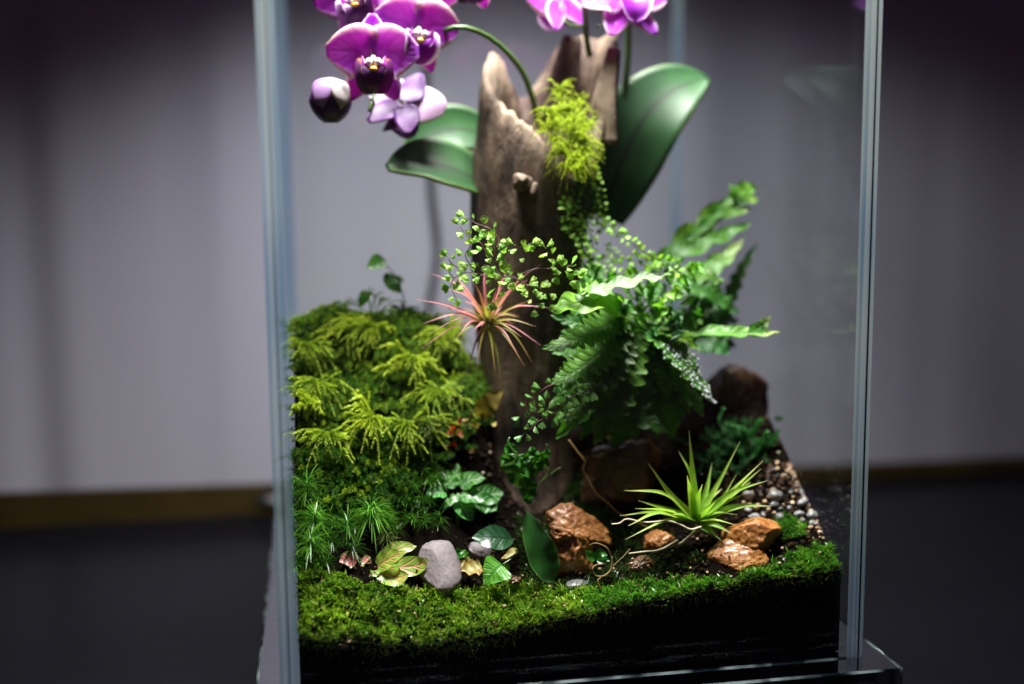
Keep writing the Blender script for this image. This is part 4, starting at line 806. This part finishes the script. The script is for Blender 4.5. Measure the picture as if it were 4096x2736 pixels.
# thin roots
def root(label, pts, r0, r1, mat='root_brown', name='root', cat='root'):
    mb = MB(); tube(mb, pts, r0, r1, 14*len(pts), 6); return tag(obj(name, mb, mat, loc=pts[0]), label, cat)
hz = lambda x, y, Y: P((1850+x/2.24)/KZ, (1700+y/2.24)/KZ, Y)
root('long thin brown root bending across the wet brown stone', [hz(950, 135, 4.6), hz(1020, 230, 4.5), hz(1095, 330, 4.4), hz(1080, 400, 4.4), hz(1130, 500, 4.3), hz(1200, 620, 4.1), hz(1290, 690, 4.0), hz(1400, 790, 3.8), hz(1540, 860, 3.6), hz(1690, 935, 3.5)], .045, .03)
root('looped dry rootlet lying in front of the orange stone', [hz(1330, 1180, 1.9), hz(1290, 1100, 1.9), hz(1200, 1060, 2.0), hz(1140, 1075, 2.1)], .03, .02)
root('round loop of brown rootlet above the front moss', [hz(1340, 1180, 1.8), hz(1330, 1290, 1.7), hz(1270, 1350, 1.6), hz(1195, 1350, 1.6), hz(1165, 1290, 1.6), hz(1200, 1255, 1.7), hz(1290, 1245, 1.8)], .03, .022)
root('tangle of fine brown rootlets beside the looped rootlet', [hz(1240, 1470, 1.4), hz(1215, 1390, 1.5), hz(1300, 1330, 1.7), hz(1375, 1240, 1.8), hz(1440, 1180, 1.9), hz(1500, 1110, 2.1)], .022, .015)
sd2 = thing('seedling', hz(1200, 1220, 2.0), 'small green leaflets tangled in the rootlets before the orange stone', 'seedling')
for a in (((1190, 1200), (1140, 1170), (1095, 1120)), ((1190, 1200), (1240, 1150), (1300, 1170)), ((1200, 1205), (1260, 1205), (1320, 1215))):
    mb = MB(); leaf(mb, [hz(*q, 2.0-.1*i) for i, q in enumerate(a)], oval(.18, .7), (0, -.8, .6), 5, 10, .2); obj('leaf', mb, 'heart', sd2)
# red and ochre leaves in shade, heart leaves at the back
t = thing('red_leaf_sprig', P(1075, 990, 6), 'blurred sprig of small red leaves in shade left of the log base', 'plant')
rng = random.Random(2)
for i in range(16):
    x, y = rng.gauss(1070, 26), rng.gauss(985, 22); a = rng.uniform(0, 6.28); l = rng.uniform(8, 15); kid(t, 'leaf', [(x, y, 6), (x+l*math.cos(a)*.5, y+l*math.sin(a)*.5, 5.9), (x+l*math.cos(a), y+l*math.sin(a), 5.9)], .14, 'red_leaf' if rng.random() < .65 else 'ochre_leaf', (rng.uniform(-.5, .5), -.8, .5), nt=8, nu=5)
mb = MB(); tube(mb, SP((1060, 1040, 6.2), (1066, 990, 6.1), (1085, 940, 6.0)), .03, .02, 8, 5); obj('stem', mb, 'wire', t)
single('ochre_leaf', 'dull ochre-brown leaf in shade against the base of the log', [(1100, 960, 6), (1120, 925, 5.8), (1152, 892, 5.8)], .40, 'ochre_leaf', (0, -.9, .4))
t = thing('heart_vine', P(905, 720, 9.5), 'thin vine with two heart-shaped leaves rising behind the feathery moss', 'vine')
mb = MB(); tube(mb, SP((930, 720, 9.6), (922, 670, 9.5), (900, 625, 9.5), (872, 596, 9.5)), .03, .02, 14, 5); tube(mb, SP((832, 700, 9.6), (842, 672, 9.6), (850, 655, 9.6)), .03, .02, 6, 5); obj('stem', mb, 'stem', t)
for pts, wd in (([(880, 592, 9.5), (862, 604, 9.3), (840, 614, 9.2)], .36), ([(908, 630, 9.5), (902, 648, 9.2), (918, 672, 9.1)], .42), ([(846, 668, 9.7), (834, 684, 9.6), (822, 706, 9.6)], .25)): kid(t, 'leaf', pts, wd, 'heart', (0, -.85, .5), p=.6)

# ------------------------------------------------------------------ curly fern clump at the right pane
t = thing('spikemoss_clump', G(1680, 1110), 'curly dark green spikemoss clump below the dark brown stone at right', 'spikemoss')
rng = random.Random(15); mb = MB()
for i in range(150):
    x, y = rng.gauss(1685, 42), rng.gauss(1050, 42)
    if x > 1785 or x < 1570 or y > 1130+ (1690-x)*.2: continue
    g = P(x, y+12, 4.9+(1130-y)*.012+rng.uniform(-.4, .4)); d = Vector((rng.uniform(-1, 1), rng.uniform(-1, .2), rng.uniform(-.1, 1.1))).normalized(); l = rng.uniform(.35, .8)
    for k in range(3):
        d2 = (d+Vector((rng.uniform(-.8, .8), rng.uniform(-.5, .3), rng.uniform(-.3, .7)))).normalized(); plume(mb, [g, g+d*l*.5, g+(d+d2)*l*.55], 9, .17, (.012, .07, .014), (.035, .17, .03), 1.2)
for pts in ([(1690, 1060, 5.6), (1672, 1000, 5.5), (1650, 965, 5.4), (1660, 935, 5.3)], [(1690, 1050, 5.6), (1710, 1010, 5.6), (1700, 980, 5.6), (1665, 968, 5.5)], [(1740, 1040, 5.6), (1765, 1010, 5.6), (1785, 985, 5.7)], [(1700, 1000, 5.6), (1730, 985, 5.6), (1742, 960, 5.6)], [(1720, 1050, 5.4), (1750, 1010, 5.4), (1760, 990, 5.3)], [(1620, 1060, 5.6), (1590, 1040, 5.5), (1565, 1045, 5.4)]):
    for q in range(2): plume(mb, [p+Vector((R(-.05, .05), 0, R(-.05, .05))) for p in SP(*pts)], 26, .26, (.015, .09, .02), (.05, .24, .04), 1.4)
obj('foliage', mb, 'fmoss', t)

# ------------------------------------------------------------------ feather moss bank at left
def GB(x, y, lift):
    p = G(x, y, lift); return p if p.y < 10.5 else P(x, y, 9.6)
def finger(t, cp, e, ln, c0, c1, nn, arch=.2):
    d = e-cp; mid = cp+d*.5+Vector((0, -.12, arch*d.length)); mb = MB(); plume(mb, [cp, mid, e], nn, ln, c0, c1, .95)
    sp = crom([cp, mid, e], 10)
    for i in range(1, 8):
        if R(0, 1) < .45: continue
        tg = (sp[i+1]-sp[i]).normalized(); s = tg.cross(Vector((0, -1, .3))).normalized()*random.choice((-1, 1)); q = sp[i]
        l = d.length*R(.18, .38); e2 = q+(tg*.85+s*.55+Vector((0, -.1, -.12))).normalized()*l; plume(mb, [q, (q+e2)*.5+Vector((0, -.02, .06)), e2], 11, ln*.85, c0, c1, .95)
    obj('shoot', mb, 'fmoss', t)
def spray(label, c, tips, ln=.17, c0=YG0, c1=YG1, group='feathery moss sprays on the left bank', nn=30, extra=6):
    cp = GB(c[0], c[1], 1.7); t = thing('feather_moss', cp, label, 'moss', group); L0 = []
    for tp in tips:
        e = GB(tp[0], tp[1], .85); L0.append((e-cp).length); finger(t, cp+Vector((R(-.1, .1), 0, R(-.1, .05))), e, ln, c0, c1, nn)
    for i in range(extra):
        a = GB(*tips[random.randrange(len(tips))][:2], .85); b_ = GB(*tips[random.randrange(len(tips))][:2], .85); k = R(.2, .8); e = cp+(a+(b_-a)*k-cp)*R(.6, .95)+Vector((0, -.05, R(-.1, .25))); finger(t, cp, e, ln*.95, cmix(c0, DG0, .3), cmix(c1, DG1, .35), nn-6)
    return t
az = lambda x, y, Y: ((1100+x/1.7422)/KZ, (1000+y/1.7422)/KZ, Y)
spray('topmost feathery yellow-green moss spray spreading left on the bank', az(690, 520, 9.2), [az(240, 600, 8.8), az(400, 545, 9.2), az(190, 800, 8.2), az(300, 740, 8.4), az(520, 810, 8.2), az(620, 790, 8.2), az(690, 720, 8.2), az(560, 480, 9.6), az(850, 590, 8.8)])
spray('feathery moss spray arching in the middle of the bank, left of the pink air plant', az(960, 740, 8.6), [az(700, 690, 8.4), az(690, 900, 8.0), az(740, 950, 7.9), az(860, 910, 7.8), az(980, 1030, 7.8), az(1030, 1010, 7.8), az(1215, 940, 8.1), az(1120, 860, 8.2), az(830, 840, 8.0)])
spray('lowest feathery moss spray hanging down the bank with a long tip', az(690, 1160, 6.8), [az(540, 1000, 6.8), az(480, 1100, 6.7), az(430, 1260, 6.4), az(420, 1500, 6.0), az(500, 1400, 6.2), az(600, 1420, 6.2), az(730, 1500, 6.1), az(740, 1330, 6.3), az(820, 1330, 6.4)])
spray('upright dark feathery moss shoot on top of the bank below the heart vine', az(700, 480, 10.0), [az(680, 300, 10.0), az(440, 400, 9.8), az(620, 290, 10.0), az(760, 330, 10.2), az(930, 360, 10.2), az(850, 420, 9.8)], .12, (.06, .12, .008), (.16, .26, .018), nn=22, extra=0)
spray('blurred yellow moss spray pressed to the left pane', az(230, 1080, 6.0), [az(120, 1010, 5.8), az(110, 1150, 5.8), az(320, 1010, 6.0), az(340, 1150, 5.9), az(220, 1180, 5.8)], .22)
spray('feathery moss spray on the right shoulder of the bank beside the log', az(1230, 600, 8.4), [az(1040, 560, 8.4), az(1130, 760, 8.0), az(1300, 760, 8.0), az(1330, 640, 8.2), az(1000, 640, 8.0), az(1240, 480, 8.8)])
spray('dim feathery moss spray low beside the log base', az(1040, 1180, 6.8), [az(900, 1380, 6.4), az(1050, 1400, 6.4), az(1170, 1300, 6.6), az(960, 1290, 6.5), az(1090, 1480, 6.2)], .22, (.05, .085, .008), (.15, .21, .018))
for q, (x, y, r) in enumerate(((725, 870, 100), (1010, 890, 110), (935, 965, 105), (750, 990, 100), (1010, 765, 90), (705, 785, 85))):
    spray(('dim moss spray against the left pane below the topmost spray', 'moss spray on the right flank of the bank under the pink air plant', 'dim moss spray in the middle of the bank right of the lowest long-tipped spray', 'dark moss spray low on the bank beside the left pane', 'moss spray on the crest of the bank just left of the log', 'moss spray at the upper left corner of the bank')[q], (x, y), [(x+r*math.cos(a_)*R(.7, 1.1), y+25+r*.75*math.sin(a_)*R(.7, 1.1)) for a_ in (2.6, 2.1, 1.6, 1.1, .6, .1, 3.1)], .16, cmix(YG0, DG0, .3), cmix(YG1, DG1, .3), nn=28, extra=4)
for lb, x, y in (('upright moss shoots at the top left corner of the bank against the sky-grey backdrop', 700, 775), ('upright moss shoots on the crest of the bank under the cable', 985, 765), ('upright moss shoots on the crest between the vine and the cable', 930, 770)):
    c = P(x, y, 9.4); t = thing('feather_moss', c, lb.replace('sky-grey ', ''), 'moss', 'feathery moss sprays on the left bank')
    for k in range(8): finger(t, c+Vector((R(-.3, .3), R(-.2, .2), R(-.4, 0))), c+Vector((R(-1.3, 1.3), R(-.8, .2), R(.2, 1.0))), .15, (.09, .16, .01), (.28, .40, .025), 22, .12)
mb = MB(); rng = random.Random(11)
for i in range(1300):
    X, Y = rng.uniform(.7, 8.3), rng.uniform(2.6, 12); g = Vector((X, Y, ground(X, Y))); x, y = pix(g)
    if y > 1165+rng.uniform(-60, 20) or (x > 940 and y > 1050+rng.uniform(-40, 20)) or x > 1112: continue
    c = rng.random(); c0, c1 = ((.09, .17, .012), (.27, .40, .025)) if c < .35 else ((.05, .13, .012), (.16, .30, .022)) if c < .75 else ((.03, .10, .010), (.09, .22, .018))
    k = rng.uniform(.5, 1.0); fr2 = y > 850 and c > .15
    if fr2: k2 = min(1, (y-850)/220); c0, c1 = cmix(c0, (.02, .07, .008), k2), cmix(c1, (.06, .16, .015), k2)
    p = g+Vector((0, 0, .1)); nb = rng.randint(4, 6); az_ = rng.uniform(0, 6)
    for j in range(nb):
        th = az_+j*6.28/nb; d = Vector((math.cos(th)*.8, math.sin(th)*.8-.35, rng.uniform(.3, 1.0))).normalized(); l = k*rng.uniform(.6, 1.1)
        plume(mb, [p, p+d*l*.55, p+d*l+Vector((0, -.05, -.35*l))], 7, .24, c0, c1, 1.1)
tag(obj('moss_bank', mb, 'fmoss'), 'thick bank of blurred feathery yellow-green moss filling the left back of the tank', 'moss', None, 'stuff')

# ------------------------------------------------------------------ star-shaped hair moss tufts
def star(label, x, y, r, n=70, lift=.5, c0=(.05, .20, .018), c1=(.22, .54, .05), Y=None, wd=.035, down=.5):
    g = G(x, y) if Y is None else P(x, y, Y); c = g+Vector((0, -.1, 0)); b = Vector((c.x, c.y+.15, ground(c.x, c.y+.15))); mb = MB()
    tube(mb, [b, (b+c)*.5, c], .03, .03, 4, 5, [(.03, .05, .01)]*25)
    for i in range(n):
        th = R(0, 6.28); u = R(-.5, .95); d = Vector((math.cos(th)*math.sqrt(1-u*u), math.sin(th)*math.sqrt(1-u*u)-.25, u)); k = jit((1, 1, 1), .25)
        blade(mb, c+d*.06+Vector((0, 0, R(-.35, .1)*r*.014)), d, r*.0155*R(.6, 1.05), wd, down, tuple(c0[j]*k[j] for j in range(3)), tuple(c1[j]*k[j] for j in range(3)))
    return tag(obj('star_moss', mb, 'moss', loc=b), label, 'moss', 'star moss tufts at left')
iz = lambda x, y: ((1050+x/2.24)/KZ, (1600+y/2.24)/KZ)
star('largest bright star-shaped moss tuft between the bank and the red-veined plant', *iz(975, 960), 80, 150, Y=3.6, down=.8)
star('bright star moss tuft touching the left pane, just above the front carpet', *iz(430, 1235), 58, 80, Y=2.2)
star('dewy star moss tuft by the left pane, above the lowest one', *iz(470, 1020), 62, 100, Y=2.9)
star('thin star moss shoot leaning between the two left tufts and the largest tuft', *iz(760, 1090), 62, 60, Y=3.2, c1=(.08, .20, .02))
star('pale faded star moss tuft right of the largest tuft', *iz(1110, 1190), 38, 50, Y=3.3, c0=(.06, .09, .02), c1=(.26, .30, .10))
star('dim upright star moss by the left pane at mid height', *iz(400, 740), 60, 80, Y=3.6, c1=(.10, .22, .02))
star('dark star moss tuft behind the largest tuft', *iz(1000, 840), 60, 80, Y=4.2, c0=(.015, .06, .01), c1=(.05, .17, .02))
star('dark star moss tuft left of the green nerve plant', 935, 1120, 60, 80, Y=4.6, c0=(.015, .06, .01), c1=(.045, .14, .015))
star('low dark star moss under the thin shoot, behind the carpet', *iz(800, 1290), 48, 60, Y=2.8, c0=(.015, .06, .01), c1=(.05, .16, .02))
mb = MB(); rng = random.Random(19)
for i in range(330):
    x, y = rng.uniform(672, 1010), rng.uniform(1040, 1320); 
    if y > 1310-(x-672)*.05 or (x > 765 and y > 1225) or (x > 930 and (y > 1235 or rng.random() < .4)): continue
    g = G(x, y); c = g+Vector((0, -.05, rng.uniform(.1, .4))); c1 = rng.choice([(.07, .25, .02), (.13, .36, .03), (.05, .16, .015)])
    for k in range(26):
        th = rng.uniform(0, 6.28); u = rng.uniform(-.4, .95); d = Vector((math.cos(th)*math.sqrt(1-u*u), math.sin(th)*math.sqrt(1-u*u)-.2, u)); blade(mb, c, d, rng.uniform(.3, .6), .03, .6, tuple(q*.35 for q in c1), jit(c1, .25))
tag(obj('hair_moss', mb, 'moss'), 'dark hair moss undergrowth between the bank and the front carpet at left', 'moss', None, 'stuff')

# ------------------------------------------------------------------ front moss carpet
def inpoly(x, y, pl):
    r = False; j = len(pl)-1
    for i in range(len(pl)):
        if (pl[i][1] > y) != (pl[j][1] > y) and x < (pl[j][0]-pl[i][0])*(y-pl[i][1])/(pl[j][1]-pl[i][1])+pl[i][0]: r = not r
        j = i
    return r
CARP = [(670, 1318), (760, 1318), (860, 1350), (960, 1362), (1060, 1362), (1180, 1345), (1300, 1362), (1400, 1345), (1500, 1340), (1600, 1335), (1680, 1330), (1770, 1302), (1800, 1278), (1850, 1262), (1895, 1258), (1925, 1245), (1945, 1240), (1945, 1352), (1800, 1372), (1600, 1395), (1400, 1435), (1160, 1485), (960, 1520), (670, 1510)]
def carpet(label, poly, box_, dens, ln, wd, pal, seed, hang=False, lean=.5, name='moss_carpet'):
    mb = MB(); rng = random.Random(seed); x0, x1, y0, y1 = box_; n = int((x1-x0)*(y1-y0)*dens)
    for i in range(n):
        X, Y = rng.uniform(x0, x1), (.58 if hang else rng.uniform(y0, y1)); z = ground(X, Y)
        if hang: z -= abs(rng.gauss(0, .22))*(.6+.9*abs(noise.noise(Vector((X*.9, 0, 5)))))
        g = Vector((X, Y, z)); x, y = pix(g)
        if poly and not inpoly(x, y, poly): continue
        cl = noise.noise(Vector((X*1.3, Y*1.3, seed))); cl2 = noise.noise(Vector((X*3.6, Y*3.6, seed+4)))
        if not hang and cl2 < -.42 and cl < .1: continue
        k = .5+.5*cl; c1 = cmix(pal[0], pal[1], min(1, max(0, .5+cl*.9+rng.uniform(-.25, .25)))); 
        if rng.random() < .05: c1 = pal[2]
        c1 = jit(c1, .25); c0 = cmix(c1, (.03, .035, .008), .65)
        dx, dy = noise.noise(Vector((X*2.2, Y*2.2, 7))), noise.noise(Vector((X*2.2, Y*2.2, 17)))
        d = Vector((rng.gauss(dx*1.6, lean), rng.gauss(dy*1.2-.25, lean) if not hang else -.05, rng.uniform(.55, 1.1) if not hang else rng.uniform(-.3, 1)))
        h = ln*(.55+.65*max(0, .5+cl2))*rng.uniform(.6, 1.15)
        p = g+Vector((0, 0, .22*max(0, .4+cl2)*(0 if hang else 1)))
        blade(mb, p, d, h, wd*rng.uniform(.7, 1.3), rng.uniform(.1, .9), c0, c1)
        t = mb.v[-1]
        if t[1] < .53: mb.v[-1] = (t[0], .53, t[2])
    return tag(obj(name, mb, 'moss'), label, 'moss', None, 'stuff')
PAL = [(.09, .25, .015), (.36, .60, .035), (.58, .60, .16)]; PALR = [(.06, .24, .016), (.19, .52, .03), (.40, .52, .09)]
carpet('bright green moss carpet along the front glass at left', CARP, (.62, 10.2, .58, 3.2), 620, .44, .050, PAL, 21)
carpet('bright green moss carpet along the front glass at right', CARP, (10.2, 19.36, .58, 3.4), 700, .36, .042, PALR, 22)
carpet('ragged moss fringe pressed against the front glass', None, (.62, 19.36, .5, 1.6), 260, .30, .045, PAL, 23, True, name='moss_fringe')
carpet('thin moss between the stones behind the front carpet, coloured dark for shade', [(1180, 1180), (1300, 1160), (1420, 1190), (1480, 1200), (1640, 1300), (1700, 1330), (1400, 1352), (1190, 1345)], (6, 17, 1.5, 6), 300, .30, .032, [(.014, .055, .008), (.04, .12, .012), (.10, .14, .03)], 24, name='shade_tinted_moss')  # palette darkened to paint in the big fern's shade
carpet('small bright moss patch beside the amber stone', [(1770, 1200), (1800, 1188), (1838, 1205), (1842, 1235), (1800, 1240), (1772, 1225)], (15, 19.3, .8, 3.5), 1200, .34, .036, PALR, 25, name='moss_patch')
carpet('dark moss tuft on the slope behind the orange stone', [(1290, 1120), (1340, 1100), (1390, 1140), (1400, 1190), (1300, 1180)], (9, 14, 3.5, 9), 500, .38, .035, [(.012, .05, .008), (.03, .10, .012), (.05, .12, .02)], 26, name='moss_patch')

# ------------------------------------------------------------------ crumbs: soil grains, perlite and bark bits too many to count
mb = MB(); rng = random.Random(31); v, f = ICO[1]
def crumb(p, r, c): mb.add([p+Vector((q.x*r*rng.uniform(.7, 1.2), q.y*r, q.z*r*rng.uniform(.7, 1.2))) for q in v], f, None, jit(c, .3))
for i in range(5200):
    X, Y = rng.uniform(.7, 19.3), rng.uniform(.7, 11); g = Vector((X, Y, ground(X, Y))); x, y = pix(g)
    if X < 6.5 and y < 1320: continue
    if 1380 < x < 1720 and y < 1075 and rng.random() < .85: continue  # crumbs thinned so bare black soil stands in for the fern's shadow
    c = rng.choice([(.012, .009, .007)]*7+[(.03, .018, .011), (.055, .034, .018), (.02, .013, .008)]); crumb(g+Vector((0, 0, .03)), rng.uniform(.04, .12), c)
    if rng.random() < .035: crumb(g+Vector((0, 0, .08)), rng.uniform(.03, .07), rng.choice([(.55, .42, .28), (.4, .28, .16), (.6, .55, .45)]))
for i in range(1300):
    X = rng.uniform(.7, 19.3); z = rng.uniform(.1, ground(X, .6)); 
    if rng.random() > lin(X, [0, 12, 19], [.45, .8, 1]): continue
    crumb(Vector((X, .56, z)), rng.uniform(.008, .03), rng.choice([(.12, .085, .05), (.22, .16, .09), (.08, .06, .04), (.35, .26, .15)]))
for i in range(150):
    X, Y = rng.uniform(.7, 19.3), rng.uniform(.7, 2.4); crumb(Vector((X, Y, ground(X, Y)+rng.uniform(.2, .38))), rng.uniform(.03, .075), rng.choice([(.03, .018, .012), (.12, .07, .04), (.40, .28, .17), (.05, .03, .02)]))
tag(obj('soil_crumbs', mb, 'crumb'), 'loose crumbs of soil, bark and perlite on the ground', 'soil', None, 'stuff')
